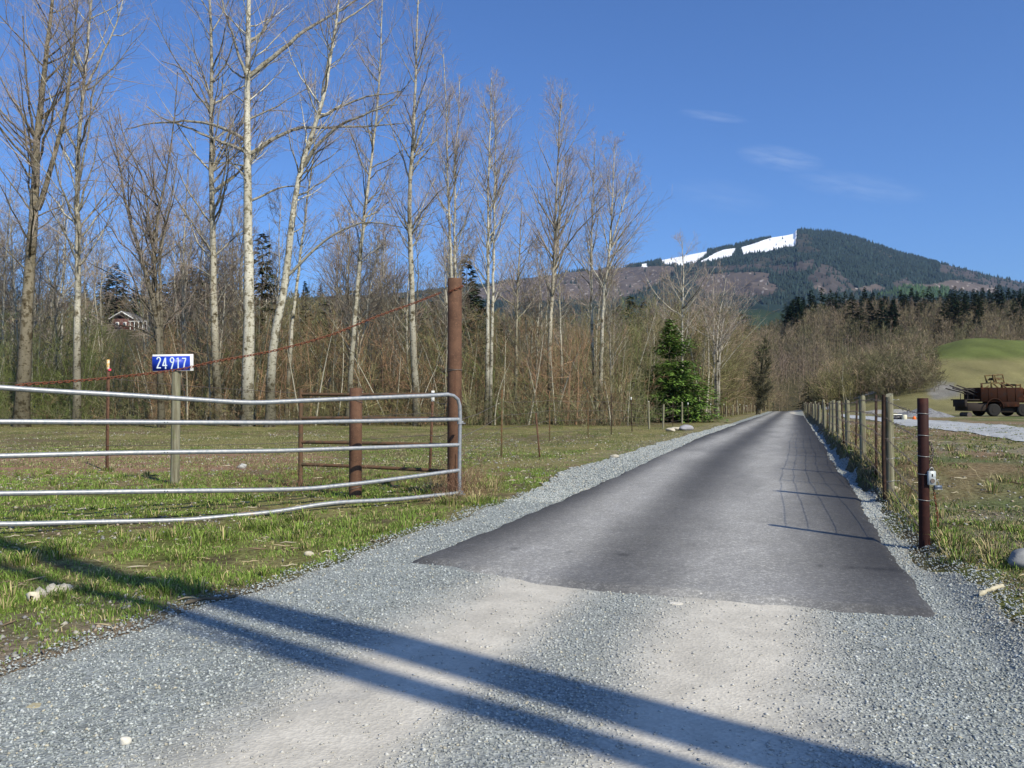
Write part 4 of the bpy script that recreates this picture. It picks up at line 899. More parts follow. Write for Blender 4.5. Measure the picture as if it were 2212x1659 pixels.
# right fence
rf = []
for px, kd, topy, wd in ((1920.5, 'w0', 853.5, 1.0), (1890, 't', 853, 1.0), (1863, 'w1', 857, 1.05), (1847, 't', 864, 1), (1830, 'w2', 866, .9), (1822, 't', 867, 1), (1812, 'w3', 867, 1.1), (1806.5, 't', 867, 1), (1800, 'w1', 865, 1.1), (1796.5, 't', 868, 1), (1792, 'w2', 867, 1)):
    p = fline(px, 1.38 if px > 1900 else 1.36); rf.append((p, kd, CAMZ+(870-topy)/F*p[1]-p[2], wd))
tlast = TL(*rf[-1][0][:2])[0]; q = 1
while tlast+2.3*q < 168:
    t_ = tlast+2.3*q+rng.uniform(-.4, .4); X, Y = XY(t_, 1.36+rng.uniform(-.05, .05)); p = np.array([X, Y, float(terrain(X, Y))])
    rf.append((p, 't' if q % 2 else 'w%d' % (q//2 % 4), 1.22+rng.uniform(-.12, .1), 1)); q += 1
rfo = thing('right_fence', 'wire fence of alternating grey wood posts and dark steel posts right of the road', 'fence', rf[0][0])
tops_ = []
for p, kd, H, wd in rf:
    put(rfo, kd, p, H, (rng.normal()*.015, rng.normal()*.02), wd); tops_.append((p, H))
g = Geo(); p0 = rf[0][0]; tube(g, [p0+[-.10, -.03, -.15], p0+[-.115, -.03, rf[0][2]*.5], p0+[-.10, -.03, rf[0][2]+.01]], .028, 6); obj('brace_stake', g, M_tpost, rfo, p0)
PB = np.array([4.43, 8.49, float(terrain(4.43, 8.49))])
zpt = CAMZ+10/F*8.49
def strand(pts, wr=.0045, barbs=True, sag=.02):
    g = Geo()
    for a, b_ in zip(pts[:-1], pts[1:]):
        n = 8; s = np.linspace(0, 1, n)[:, None]; P = a*(1-s)+b_*s; P[:, 2] -= sag*4*(s*(1-s))[:, 0]; P += rng.normal(size=P.shape)*.004
        V, f = tubes(P[None], np.full((1, n), wr), 4); g.add(V, f)
        L = np.linalg.norm(b_-a)
        if barbs and a[1] < 32:
            for q in np.arange(.06, L, .125):
                c = a+(b_-a)*q/L; c[2] -= sag*4*(q/L)*(1-q/L)
                for e in range(2):
                    d = rng.normal(size=3)*.016; V, f = tubes(np.array([[c-d, c+d]]), np.full((1, 2), .0022), 3); g.add(V, f)
    return g
for fr in (.16, .38, .58, .78, .95):
    pts = [np.array([PB[0], PB[1]+.02, PB[2]+(zpt-PB[2])*(fr-.06)])]+[p+[-.06, 0, H*fr] for p, H in tops_]
    obj('wire', strand(pts), M_wire, rfo, p0)
g = Geo()
for fr in (.16, .38, .58, .78, .95):
    z = rf[0][2]*fr; loop(g, p0, .071, p0[2]+z, .01, .005); tube(g, [p0+[.07, -.05, z], p0+[.11, -.08, z+.01], p0+[.13, -.07, z-.01]], .004, 4)
obj('wire_ties', g, M_bright, rfo, p0)
# near end post
ep = thing('end_post', 'dark red-brown steel post nearest the camera on the right, wrapped with wires', 'post', PB)
g = Geo(); pipe(g, PB[0], PB[1], PB[2]-.2, zpt, .055, 24, wall=.006); obj('pipe', g, M_post, ep, PB, True)
for yy in (894, 941, 985, 1023, 1080):
    g = Geo(); z = at(1991, yy, PB[1])[2]; loop(g, PB, .058, z, .006, .0035, rng.uniform(0, 6)); tube(g, [(PB[0]+.05, PB[1]-.03, z), (PB[0]+.075, PB[1]-.05, z+.008)], .003, 4); obj('wire_wrap', g, M_bright, ep, PB)
q = np.array([PB[0]+.072, PB[1]-.02, 0])
def zz(y): return at(2000, y, PB[1])[2]
Pc = catm([q+[-.01, 0, zz(955)], q+[.015, -.01, zz(975)], q+[-.005, 0, zz(1000)], q+[.01, 0, zz(1018)], q+[0, 0, zz(1036)]], 60)
lc = obj('lock_chain', chain(Pc, .034, .0055, .013), M_wire, None, Pc[0]); tag(lc, 'short dark chain hanging beside the near right post, holding the locks', 'chain')
Pc = catm([q+[.02, 0, zz(1052)], q+[.03, -.01, zz(1075)], q+[.05, -.01, zz(1110)], q+[.055, -.02, zz(1140)]], 60)
lc = obj('hanging_chain', chain(Pc, .03, .004, .01), M_chain, None, Pc[0]); tag(lc, 'thin rusty chain end dangling to the ground right of the near post', 'chain')
lb = np.array([PB[0]+.045, PB[1]-.075, zz(1031)])
lk = thing('combination_lock', 'grey-white lock box hung on the near right post', 'lock', lb)
g = Geo(); box(g, lb, (.085, .035, .15), .0, (1, 1, 1), .008); obj('lock_body', g, mat('lock_grey', (.42, .45, .45), .5, .2, var=[(40, .5, .7, (.25, .26, .26), 'MIX')]), lk, lb)
g = Geo(); tube(g, [lb+[-.0, -.018, -.03], lb+[0, -.026, -.03]], .024, 16); obj('dial', g, M_wire, lk, lb); g = Geo(); box(g, lb+[0, -.019, .03], (.012, .005, .03)); obj('keyhole', g, M_black, lk, lb)
g = Geo(); a = np.linspace(0, pi, 10); tube(g, np.stack([lb[0]+.022*np.cos(a), lb[1]+0*a, lb[2]+.075+.035*np.sin(a)], -1), .005, 6); obj('shackle', g, M_bright, lk, lb)
pl_ = np.array([PB[0]+.13, PB[1]-.04, zz(1052)])
pk = thing('padlock', 'small dark padlock dangling right of the grey lock box', 'lock', pl_)
g = Geo(); box(g, pl_, (.085, .03, .045), .0, (1, 1, 1), .006); obj('lock_body', g, mat('padlock_steel', (.10, .12, .16), .4, .5), pk, pl_)
g = Geo(); tube(g, np.stack([pl_[0]+.022*np.cos(a)-.01, pl_[1]+0*a, pl_[2]+.02+.05*np.sin(a)], -1), .005, 6); obj('shackle', g, M_bright, pk, pl_)
g = Geo(); box(g, pl_+[0, -.001, -.019], (.087, .031, .008)); obj('base_plate', g, M_bright, pk, pl_)

# left fence
lf = []
for px, kd, by, ty, tip in ((1083, 'g', 985, 842, 0), (1187, 'g', 949, 846, 0), (1270, 'g', 942, 849, 0), (1320, 't', 937, 851, 0), (1365, 't', 930, 858, 1), (1402, 'w0', 926, 867, 1), (1432, 'w1', 924, 874, 0), (1453, 't', 919, 867, 0), (1473, 'w2', 915, 869, 0), (1486, 't', 914, 870, 1), (1502, 'w3', 912, 872, 0), (1515, 't', 908, 873, 0), (1529, 'w1', 907, 875, 0)):
    Y = F*CAMZ/(by-870); X = (px-1106)/F*Y; z = float(terrain(X, Y)); lf.append((np.array([X, Y, z]), kd, CAMZ+(870-ty)/F*Y-z, tip))
t_ = TL(*lf[-1][0][:2])[0]; l_ = TL(*lf[-1][0][:2])[1]
for q in range(1, 30):
    s = q/30; l2 = l_*(1-s)-6.4*s; X, Y = XY(t_+2.8*q+rng.uniform(-.5, .5), l2); lf.append((np.array([X, Y, float(terrain(X, Y))]), 't' if q % 3 else 'w%d' % (q % 4), 1.35+rng.uniform(-.2, .15), q % 4 == 1))
lfo = thing('left_fence', 'wire fence of thin steel and wood posts along the left verge past the gate', 'fence', lf[0][0])
for p, kd, H, tip in lf: put(lfo, kd, p, H, (rng.normal()*.015, rng.normal()*.02), 1.05, tip)
tp_pt = np.array([TP[0], TP[1], TP[2]])
for fr in (.2, .42, .62, .82):
    pts = [tp_pt+[.1, .1, 1.6*fr]]+[p+[0, 0, H*fr] for p, kd, H, tip in lf]
    obj('wire', strand(pts, .006, False, .03), M_wire, lfo, lf[0][0])
def lone(label, px, by, ty, kd, lean=(0, 0), wsc=1.2, name='steel_stake', m=None, tipc=None):
    p = gnd(px, by); H = at(px, ty, p[1])[2]-p[2]; t = thing(name, label, 'post', p); o = put(t, kd, p, H, lean, wsc); o.rotation_euler[2] = 0
    if m:
        o.data = o.data.copy(); o.data.materials[0] = m
    o.name = 'shaft'
    return t, p, H, o
t, p, H, o = lone('rusty steel stake with a white-painted tip between the two thick posts', 929, 1014, 843, 't', (0, .035), 1.35, m=M_rust)
g = Geo(); box(g, p+[.065, -.0, H-.14], (.075, .06, .26), 0, (1, 1, 1), .004); obj('white_tip', g, M_white, t, p)
t, p, H, o = lone('tall rusty stake with small yellow tag and pink tape left of the number sign', 232, 1018, 776, 't', (0, 0), 1.6, m=M_rust)
g = Geo(); box(g, p+[0, -.03, H-.13], (.065, .012, .24), 0, (1, 1, 1), .003); tg = obj('tag', g, mat('yellow_tag', (.72, .42, .10), .6, var=[(18, .45, .6, (.8, .75, .6), 'MIX')]), t, p)
g = Geo(); box(g, p+[.05, -.04, H-.26], (.06, .012, .05), .3, (1, 1, 1), .003); obj('tape', g, M_pink, t, p)
g = Geo(); loop(g, p, .045, p[2]+H-.45, .01, .005); obj('wire_tie', g, M_bright, t, p)
lone('thin leaning rusty stake just right of the first green fence stake', 1166, 988, 892, 't', (0, -.09), 1.0, m=M_rust)
# wires of the old fence behind the gate
a0 = gnd(232, 1018); g = None
wf = thing('field_wire_fence', 'thin sagging wires strung behind the gate from the tagged stake', 'wire', a0)
for yy, y2, y3 in ((817, 800, 799), (905, 893, 880), (962, 940, 925)):
    pts = [at(-120, yy+5, a0[1]+1), at(232, yy, a0[1]-.03), at(929, y2+60*(yy < 850), 17.5), at(981, y3+70*(yy < 850), TP[1]+.15)]
    obj('wire', strand([np.array(q) for q in pts], .006, False, .08), M_wire, wf, a0)

# ------------------------------------------------------------------ rusty machine in the right field
mb = gnd(2133, 899); ms = mb[1]/F*.1627
def mp(cx, cz, d=0): return mb+np.array([(cx-830)*ms, d, (1200-cz)*ms])
mach = thing('old_machine', 'derelict rusted truck-like machine with a boom parked in the right field', 'machine', mb)
def mbx(g, x0, x1, y0, y1, d0, d1, bev=.03): box(g, (mp(x0, y0)+mp(x1, y1))/2+[0, (d0+d1)/2, 0], (abs(x1-x0)*ms, d1-d0, abs(y1-y0)*ms), 0, (1, 1, 1), bev)
g = Geo(); mbx(g, 660, 1215, 822, 1010, -.9, 1.5); mbx(g, 900, 1160, 1010, 1075, -.95, 1.4)
for x in (760, 880, 1000, 1110): mbx(g, x, x+8, 830, 1005, -.93, -.88, 0)
a = np.linspace(0, pi, 14)
P = np.array([mp(830+112*cos(q), 1090-122*sin(q), -1.0) for q in a]); tube(g, P, .05, 6)
obj('body', g, M_machine, mach, mb)
g = Geo(); mbx(g, 1217, 1420, 850, 905, -.95, 1.4); mbx(g, 1225, 1420, 905, 1020, -.8, 1.3); mbx(g, 1290, 1330, 835, 850, -.9, 1.2, .01); obj('hood', g, mat('orange_rust', (.20, .062, .022), .85, var=[(3, .45, .6, (.05, .02, .012), 'MIX')]), mach, mb)
g = Geo(); mbx(g, 670, 690, 765, 825, -.85, -.75, 0); mbx(g, 680, 1000, 764, 774, -.85, -.75, 0); mbx(g, 800, 818, 738, 825, -.85, -.75, 0); mbx(g, 940, 958, 750, 825, -.85, -.7, 0)
for (a_, b_) in (((830, 765), (895, 825)), ((770, 800), (720, 835)), ((1000, 765), (1090, 815)), ((900, 760), (1000, 820)), ((1130, 780), (1130, 825)), ((1190, 775), (1190, 825))): tube(g, [mp(*a_, -.8), mp(*b_, -.8)], .06, 6)
mbx(g, 1120, 1200, 775, 800, -.8, 1.0, .02); obj('deck_frame', g, M_yellow, mach, mb)
g = Geo()
for d in (-.5, .5):
    tube(g, [mp(860, 660, d), mp(985, 650, d), mp(1008, 760, d)], .06, 6); tube(g, [mp(855, 655, d), mp(880, 755, d)], .07, 6); tube(g, [mp(895, 715, d), mp(1000, 715, d)], .06, 6)
mbx(g, 860, 1010, 752, 764, -.6, .6, .01); mbx(g, 895, 990, 690, 720, -.4, .4, .02); obj('seat_frame', g, M_yellow, mach, mb)
g = Geo(); mbx(g, 455, 700, 975, 990, -.8, 1.2, .01); mbx(g, 500, 760, 1020, 1130, -.7, 1.1); mbx(g, 455, 490, 980, 1075, -.8, .9); mbx(g, 900, 1420, 1075, 1150, -.6, 1.2); obj('chassis', g, mat('dark_steel', (.03, .022, .018), .85), mach, mb)
for wx, nm in ((830, 'wheel'), (1215, 'wheel')):
    for d in (-.95, 1.0):
        g = Geo(); c = mp(wx, 1118, d); tube(g, [c+[0, -.02, 0], c+[0, .02, 0], c+[0, .28, 0], c+[0, .32, 0]], [.42, .50, .50, .42], 26); wh = obj('wheel', g, M_tyre, mach, mb); g = Geo(); tube(g, [c+[0, -.04, 0], c+[0, .0, 0]], .22, 16); obj('rim', g, M_black, wh, mb)
g = Geo()
for d in (-.4, .6):
    tube(g, [mp(655, 935, d), mp(540, 880, d), mp(430, 855, d), mp(335, 830, d)], .05, 6); tube(g, [mp(655, 890, d), mp(560, 850, d), mp(390, 790, d)], .045, 6)
    tube(g, [mp(520, 855, d), mp(585, 838, d), mp(625, 845, d), mp(628, 880, d)], .05, 6); tube(g, [mp(533, 900, d), mp(533, 975, d)], .03, 5); tube(g, [mp(612, 900, d), mp(612, 975, d)], .03, 5)
for s in (.1, .3, .5, .7, .9): tube(g, [mp(335+320*s, 830+105*s, -.4), mp(390+265*s, 790+100*s, .6)], .03, 5)
obj('boom', g, mat('boom_steel', (.035, .028, .025), .8), mach, mb)
g = Geo(); c = mp(538, 1180, 0); tube(g, [c+[0, -.6, 0], c+[0, .5, 0]], .20, 16); obj('roller', g, mat('roller_steel', (.10, .08, .07), .7), mach, mb)
# fields clutter
def rock(c, s, rr, seed, col, name='rock', label=None, cat='rock', sub=3, group=None, sink=.25):
    r = np.random.default_rng(seed); n = 14; m = 20; th = np.linspace(0, pi, n)[:, None]; ph = np.linspace(0, 2*pi, m, endpoint=False)[None]
    d = np.stack([np.sin(th)*np.cos(ph), np.sin(th)*np.sin(ph), np.cos(th)+0*ph], -1)
    rad_ = np.ones(d.shape[:2])
    for _ in range(14):
        v = nrm(r.normal(size=3)); lim = r.uniform(.58, .9); dp = d@v; rad_ = np.where(dp*rad_ > lim, lim/np.maximum(dp, .01), rad_)
    P = d*rad_[..., None]*np.array(s)/2; cr, sr = cos(rr), sin(rr); P = P@np.array([[cr, sr, 0], [-sr, cr, 0], [0, 0, 1]])
    P = P+np.array(c)+[0, 0, s[2]*(.5-sink)]; i = np.arange(n-1)[:, None]*m; q = np.arange(m)[None]
    g = Geo(); g.add(P.reshape(-1, 3), np.stack([i+q, i+m+q, i+m+(q+1) % m, i+(q+1) % m], -1).reshape(-1, 4), col)
    o = obj(name, g, M_stone, None, c); tag(o, label, cat, group); return o
rock(gnd(270, 1612), (.062, .055, .055), .3, 1, (.66, .62, .52), label='small whitish rock lying alone on the gravel, lower left', sink=.1)
rock(gnd(2222, 1225), (.44, .36, .22), .2, 2, (.26, .26, .25), label='large grey boulder cut by the right picture edge', sink=.2)
rock(gnd(668, 1200), (.11, .09, .07), .3, 3, (.50, .45, .33), label='cream cobble at the grass edge below the gate')
rock(gnd(72, 1530), (.10, .10, .03), .6, 4, (.40, .35, .22), label='flat tan stone in the gravel at lower left')
rock(gnd(1458, 1307), (.15, .10, .03), 0, 5, (.62, .58, .50), label='flat whitish stone just in front of the asphalt edge')
rock(gnd(523, 1012), (.28, .2, .2), 0, 6, (.42, .42, .38), label='grey-green field stone right of the number sign post')
rock(gnd(1480, 930), (1.1, .6, .5), .3, 7, (.33, .32, .34), label='big grey boulder at the end of the pale rocks on the left verge')
rock(gnd(1461, 930), (.7, .5, .35), 0, 8, (.52, .47, .36), label='pale rock touching the big grey verge boulder')
rock(gnd(1448, 932), (.6, .5, .3), 0, 9, (.50, .45, .36), label='leftmost pale rock of the small heap on the left verge')
rock(gnd(1327, 990), (.3, .2, .16), 0, 10, (.45, .41, .33), label='pale stone on the left verge nearest the bend of the shoulder')
rock(gnd(1935, 1062), (.2, .16, .12), 0, 12, (.40, .35, .25), label='tan stone at the foot of the first wood fence post')
def logp(label, pts, w0, col, name='wood_scrap'):
    P = catm([gnd(*p)+[0, 0, .025] for p in pts], 16); r = np.random.default_rng(int(pts[0][0])); R = w0*(.55+.6*r.random(16)); R[0] = R[-1] = w0*.3
    g = Geo(); V, f = tubes(P[None], R[None], 7); V[:, 2] = V[:, 2]*1; V += r.normal(size=V.shape)*w0*.18; g.add(V, f, col)
    o = obj(name, g, M_stone, None, P[0]); tag(o, label, 'wood'); return o
logp('bleached white slab of rotten wood in the grass, lower left', [(66, 1300), (90, 1290), (115, 1283), (158, 1277)], .055, (.62, .56, .43))
logp('dark bent stick lying at the edge of grass and gravel inside the shadow', [(400, 1310), (440, 1300), (480, 1300), (510, 1293)], .015, (.12, .10, .07), 'stick')
logp('pale splintered stick in the grass near the right boulder', [(2115, 1292), (2140, 1280), (2165, 1272)], .022, (.50, .45, .32), 'stick')
# grey rubble mound, box, white drum, orange marker beside the track
def mound(cx, cy, w_, h_, d_, seed, col, label):
    b_ = gnd(cx, cy); k = b_[1]/F; r = np.random.default_rng(seed); u = np.linspace(-1, 1, 70); U, V_ = np.meshgrid(u, np.linspace(-1, 1, 24), indexing='ij')
    hh = np.clip(1-np.abs(U)**2.5, 0, 1)*np.clip(1-V_**2, 0, 1)*(.6+.8*fbm(U*5+seed, V_*3, 4, 5))
    X = b_[0]+U*w_*k/2; Y = b_[1]+d_/2+V_*d_/2; Z = terrain(X, Y)-.05+hh*h_*k
    g = Geo(); grid(g, np.stack([X, Y, Z], -1), np.array(col)*(.6+.8*fbm(U*20, V_*12, 3, 8))[..., None]); o = obj('rubble_mound', g, M_gravel, None, b_); tag(o, label, 'rubble')
mound(2014, 901, 124, 17, 3, 1, (.20, .20, .205), 'long grey rubble mound left of the rusted machine')
mound(1925, 893, 130, 8, 3, 4, (.26, .25, .23), 'low strip of pale rubble behind the dark trough by the track')
bb = gnd(1938, 907); k_ = bb[1]/F
th_ = thing('trough', 'low dark open trough beside the gravel track', 'trough', bb)
g = Geo(); W3, H3 = 20*k_, 11*k_
box(g, bb+[0, 0, H3/2], (W3, .06, H3)); box(g, bb+[0, .8, H3/2], (W3, .06, H3)); box(g, bb+[-W3/2, .4, H3/2], (.06, .86, H3)); box(g, bb+[W3/2, .4, H3/2], (.06, .86, H3)); obj('sides', g, mat('trough_steel', (.055, .05, .055), .7), th_, bb)
g = Geo(); tube(g, [bb+[-W3/2, -.03, H3], bb+[W3/2, -.03, H3]], .05, 6); obj('rim', g, M_bright, th_, bb)
wb = gnd(1953.5, 907); g = Geo(); tube(g, [wb, wb+[0, 0, 3*k_], wb+[0, 0, 9*k_], wb+[0, 0, 11*k_]], [4.5*k_, 5.3*k_, 5.3*k_, 4.2*k_], 14); tag(obj('drum', g, mat('cream_plastic', (.62, .58, .42), .6), None, wb, True), 'cream-coloured drum standing at the right end of the dark trough', 'drum')
ob = gnd(1975, 907); g = Geo(); tube(g, [ob, ob+[0, 0, 1*k_], ob+[0, 0, 6*k_], ob+[0, 0, 8*k_]], [2.6*k_, 4*k_, 3.2*k_, 1*k_], 12); tag(obj('marker', g, M_orange, None, ob, True), 'small bright orange marker on the track edge left of the near post', 'marker')

# house on the left hill
hb_ = gnd(262, 712); k_ = hb_[1]/F
hs = thing('hillside_house', 'small red house with white gable trim seen through the trees on the left hill', 'house', hb_)
g = Geo(); box(g, hb_+[0, 5, 11*k_], (44*k_, 9, 26*k_)); box(g, hb_+[34*k_, 6, 8*k_], (40*k_, 8, 18*k_)); obj('wall', g, M_redwall, hs, hb_)
g = Geo()
for sx in (-1, 1):
    a_ = hb_+[sx*27*k_, 0, 22*k_]; t2 = hb_+[0, 0, 38*k_]; V = np.array([a_, t2, t2+[0, 11, 0], a_+[0, 11, 0]]); V = np.vstack([V, V+[0, 0, .5]]); g.add(V, [[0, 1, 2, 3], [4, 7, 6, 5], [0, 4, 5, 1], [3, 2, 6, 7], [0, 3, 7, 4], [1, 5, 6, 2]])
box(g, hb_+[36*k_, 5, 19*k_], (46*k_, 9, 2*k_)); obj('roof', g, M_roof, hs, hb_)
g = Geo()
for sx in (-1, 1): tube(g, [hb_+[sx*27*k_, -.2, 23*k_], hb_+[0, -.2, 39*k_]], 1.3*k_, 4)
tube(g, [hb_+[14*k_, .3, 18*k_], hb_+[60*k_, .3, 18*k_]], 1.1*k_, 4)
for q in range(5): tube(g, [hb_+[(18+9*q)*k_, .4, 0], hb_+[(18+9*q)*k_, .4, 18*k_]], 1.0*k_, 4)
obj('white_trim', g, M_white, hs, hb_)
for wx in (-10, 6):
    g = Geo(); box(g, hb_+[wx*k_, .45, 12*k_], (7*k_, .2, 9*k_)); wn = obj('window', g, M_white, hs, hb_); g = Geo(); box(g, hb_+[wx*k_, .3, 12*k_], (5*k_, .12, 7*k_)); obj('pane', g, M_glass, wn, hb_)

# ------------------------------------------------------------------ loose gravel stones, pebbles, grass
def stones(X, Y, size, col, lift=.35, flat=.6):
    n = len(X); o = np.array([[1, 0, 0], [0, 1, 0], [-1, 0, 0], [0, -1, 0], [0, 0, 1], [0, 0, -1.]]); 
    V = o[None]*(1+.35*rng.normal(size=(n, 6, 1)).clip(-1, 1))+rng.normal(size=(n, 6, 3))*.18
    V = V*size[:, None, None]/2*np.array([1, .8, flat]); a = rng.uniform(0, 6.28, n); ca, sa = np.cos(a)[:, None], np.sin(a)[:, None]
    x = V[..., 0]*ca-V[..., 1]*sa; y = V[..., 0]*sa+V[..., 1]*ca; Z = terrain(X, Y)+.012
    V = np.stack([x+X[:, None], y+Y[:, None], V[..., 2]+Z[:, None]+size[:, None]*lift*flat/2], -1)
    f = np.array([[0, 1, 4], [1, 2, 4], [2, 3, 4], [3, 0, 4], [1, 0, 5], [2, 1, 5], [3, 2, 5], [0, 3, 5]])
    F_ = (np.arange(n)[:, None, None]*6+f[None]).reshape(-1, 3); g = Geo(); g.add(V.reshape(-1, 3), F_, np.repeat(col, 6, 0)); return g
n = 230000
Y = 2.6+11.5*rng.random(n)**1.25; X = rng.uniform(-.75, .75, n)*(Y+1.5)
t, l = TL(X, Y); dd = dust(t, l)
ok = (l > gL(t)-.25*rng.random(n)) & (l < gR(t)+.3*rng.random(n)) & ~((l > aL(t)+.10*rng.random(n)) & (l < aR(t)-.10*rng.random(n)) & (t > 6.50+.12*rng.random(n)**2+.5*sm(-1.6, -3.7, l))) & (rng.random(n) > dd*.93)
X, Y = X[ok], Y[ok]; n = len(X); size = (.009+.018*rng.random(n)**2.2)*(.85+.05*Y)
base = np.array([[.27, .295, .285], [.34, .362, .345], [.44, .46, .44], [.15, .17, .17], [.40, .37, .28]])[rng.choice(5, n, p=[.36, .28, .15, .15, .06])]
dv = np.clip(dust(*TL(X, Y))*1.3, 0, .8)[:, None]; base = base*(1-dv)+np.array([.42, .40, .36])*dv
g = stones(X, Y, size, base*rng.uniform(.8, 1.25, (n, 1)))
n2 = 60000; t = 12*(150/12)**rng.random(n2)**1.2; sd = rng.random(n2) < .5
l = np.where(sd, aL(t)+(gL(t)-aL(t))*rng.random(n2), aR(t)+(gR(t)-aR(t))*rng.random(n2)); X, Y = XY(t, l)
k = t < 60; X, Y = X[k], Y[k]; n2 = len(X)
g2 = stones(X, Y, (.014+.02*rng.random(n2))*(1+Y/30), base[rng.integers(0, n, n2)])
g.add(g2.v[0], g2.f3[0], g2.c[0])
# a few stones kicked onto the asphalt
n3 = 1600; t = 6.7+rng.exponential(3.5, n3); l = aL(t)+(aR(t)-aL(t))*rng.random(n3); X, Y = XY(t, l); g2 = stones(X, Y, .008+.012*rng.random(n3), np.repeat([[.22, .23, .23]], n3, 0)); g2.v[0][:, 2] += .032; g.add(g2.v[0], g2.f3[0], g2.c[0])
tag(obj('gravel_stones', g, M_pebble), 'crushed blue-grey gravel on the apron and road shoulders', 'gravel', kind='stuff')
# pale pebbles in the fields
n = 34000; Y = 4.5+40*rng.random(n)**1.25; X = rng.uniform(-.75, .75, n)*Y; t, l = TL(X, Y)
dens = fbm(X*.35, Y*.35, 3, 90); ok = ((l < gL(t)-.1) & (dens > .57-.12*sm(13, 17, Y)*sm(34, 24, Y)-.1*np.exp(-((l+6.2)/.9)**2)*(Y > 14))) | ((l > gR(t)+.1) & (dens > .40)); X, Y = X[ok], Y[ok]; n = len(X)
pc = np.array([[.46, .43, .36], [.36, .35, .31], [.52, .48, .38], [.28, .27, .26], [.38, .30, .22]])[rng.integers(0, 5, n)]
g = stones(X, Y, (.012+.055*rng.random(n)**3.2)*(.8+Y*.02), pc*rng.uniform(.6, 1.0, (n, 1)), .3, .6)
g.v[0][:, 2] -= .01
tag(obj('field_pebbles', g, M_pebble), 'pale pebbles and cobbles scattered over the rough grass', 'pebbles', kind='stuff')
def blades(X, Y, H, Wd_, col, lean=.5):
    n = len(X); Z = terrain(X, Y)-.01; a = rng.uniform(0, 6.28, n); la = rng.uniform(0, 6.28, n); ln = H*lean*rng.random(n)
    s = np.stack([np.cos(a), np.sin(a), 0*a], -1)*Wd_[:, None]/2; d = np.stack([np.cos(la)*ln, np.sin(la)*ln, 0*a], -1)
    B = np.stack([X, Y, Z], -1); m = B+d*.35+np.stack([0*H, 0*H, H*.6], -1); tp_ = B+d+np.stack([0*H, 0*H, H*np.sqrt(np.clip(1-lean**2*.4, .3, 1))], -1)
    V = np.stack([B-s, B+s, m+s*.75, m-s*.75, tp_], 1).reshape(-1, 3); i = np.arange(n)[:, None]*5
    g = Geo(); g.add(V, i+np.array([[0, 1, 2, 3]]), np.repeat(col, 5, 0)); g.f3.append((i+np.array([[3, 2, 4]]))+0); return g
def grass_patch(n, xs_, seed):
    X, Y = xs_; t, l = TL(X, Y); return X, Y
n = 460000
Y = 4.6+24*rng.random(n)**1.55; X = rng.uniform(-.74, .2, n)*Y; t, l = TL(X, Y)
gn = fbm(X*.9, Y*.9, 4, 11)*.55+fbm(X*.22, Y*.22, 4, 12)*.45+.10*sm(24, 8, Y); cl = fbm(X*2.6, Y*2.6, 3, 92)
dirtp = np.exp(-((Y-22.5-(X+9)*.1)/4.2)**2)*sm(-3.2, -8, X)
mar = sm(-6.4, -4.9, l)*sm(8.5, 4.5, Y)
ok = (l < gL(t)-.03-.1*rng.random(n)) & (rng.random(n) < sm(.36, .56, gn)*sm(.3, .6, cl+.05)*(1-.8*dirtp)*(1-.75*mar)+.04)
X, Y, cl, gn = X[ok], Y[ok], cl[ok], gn[ok]; n = len(X)
tuft = sm(.56, .74, cl); gd = np.abs((X-GA[0])*(GB[1]-GA[1])-(Y-GA[1])*(GB[0]-GA[0]))/np.hypot(*(GB-GA)); infr = ((X-GA[0])*(GB[1]-GA[1])-(Y-GA[1])*(GB[0]-GA[0]))
H = (.018+.04*rng.random(n)+.11*tuft*rng.random(n)**1.5)*(1-.45*sm(14, 22, Y))*(.45+.55*sm(.3, .9, gd)); dry = rng.random(n) < .13+.2*(gn < .47)
col = np.where(dry[:, None], np.array([.36, .31, .15]), np.array([.15, .225, .040]))*rng.uniform(.5, 1.5, (n, 1))
g = blades(X, Y, H, (.0035+.004*rng.random(n))*(1+Y*.07), col, .8)
n = 120000; Y = 5+34*rng.random(n)**1.4; X = rng.uniform(.3, .74, n)*Y; t, l = TL(X, Y); gn = fbm(X*.8, Y*.8, 3, 93); cl = fbm(X*2.2, Y*2.2, 3, 94)
bank = np.exp(-((l-1.42)/.3)**2)*sm(10, 14, t)
ok = (l > gR(t)+.05+.1*rng.random(n)) & (rng.random(n) < np.clip(sm(.45, .62, gn*.5+cl*.5+.07*sm(12, 6, Y))+.9*bank, 0, 1))
X, Y, cl, bk = X[ok], Y[ok], cl[ok], bank[ok]; n = len(X); dry = rng.random(n) < .4+.35*bk
H = .02+.035*rng.random(n)+.07*sm(.55, .7, cl)*rng.random(n)+.22*bk*rng.random(n)
col = np.where(dry[:, None], np.array([.26, .22, .11]), np.array([.095, .145, .028]))*rng.uniform(.6, 1.4, (n, 1))
g2 = blades(X, Y, H, (.004+.004*rng.random(n))*(1+Y*.07), col, 1.0); nn = g.n; g.v += g2.v; g.c += g2.c; g.f4 += [f+nn for f in g2.f4]; g.f3 += [f+nn for f in g2.f3]; g.n += g2.n
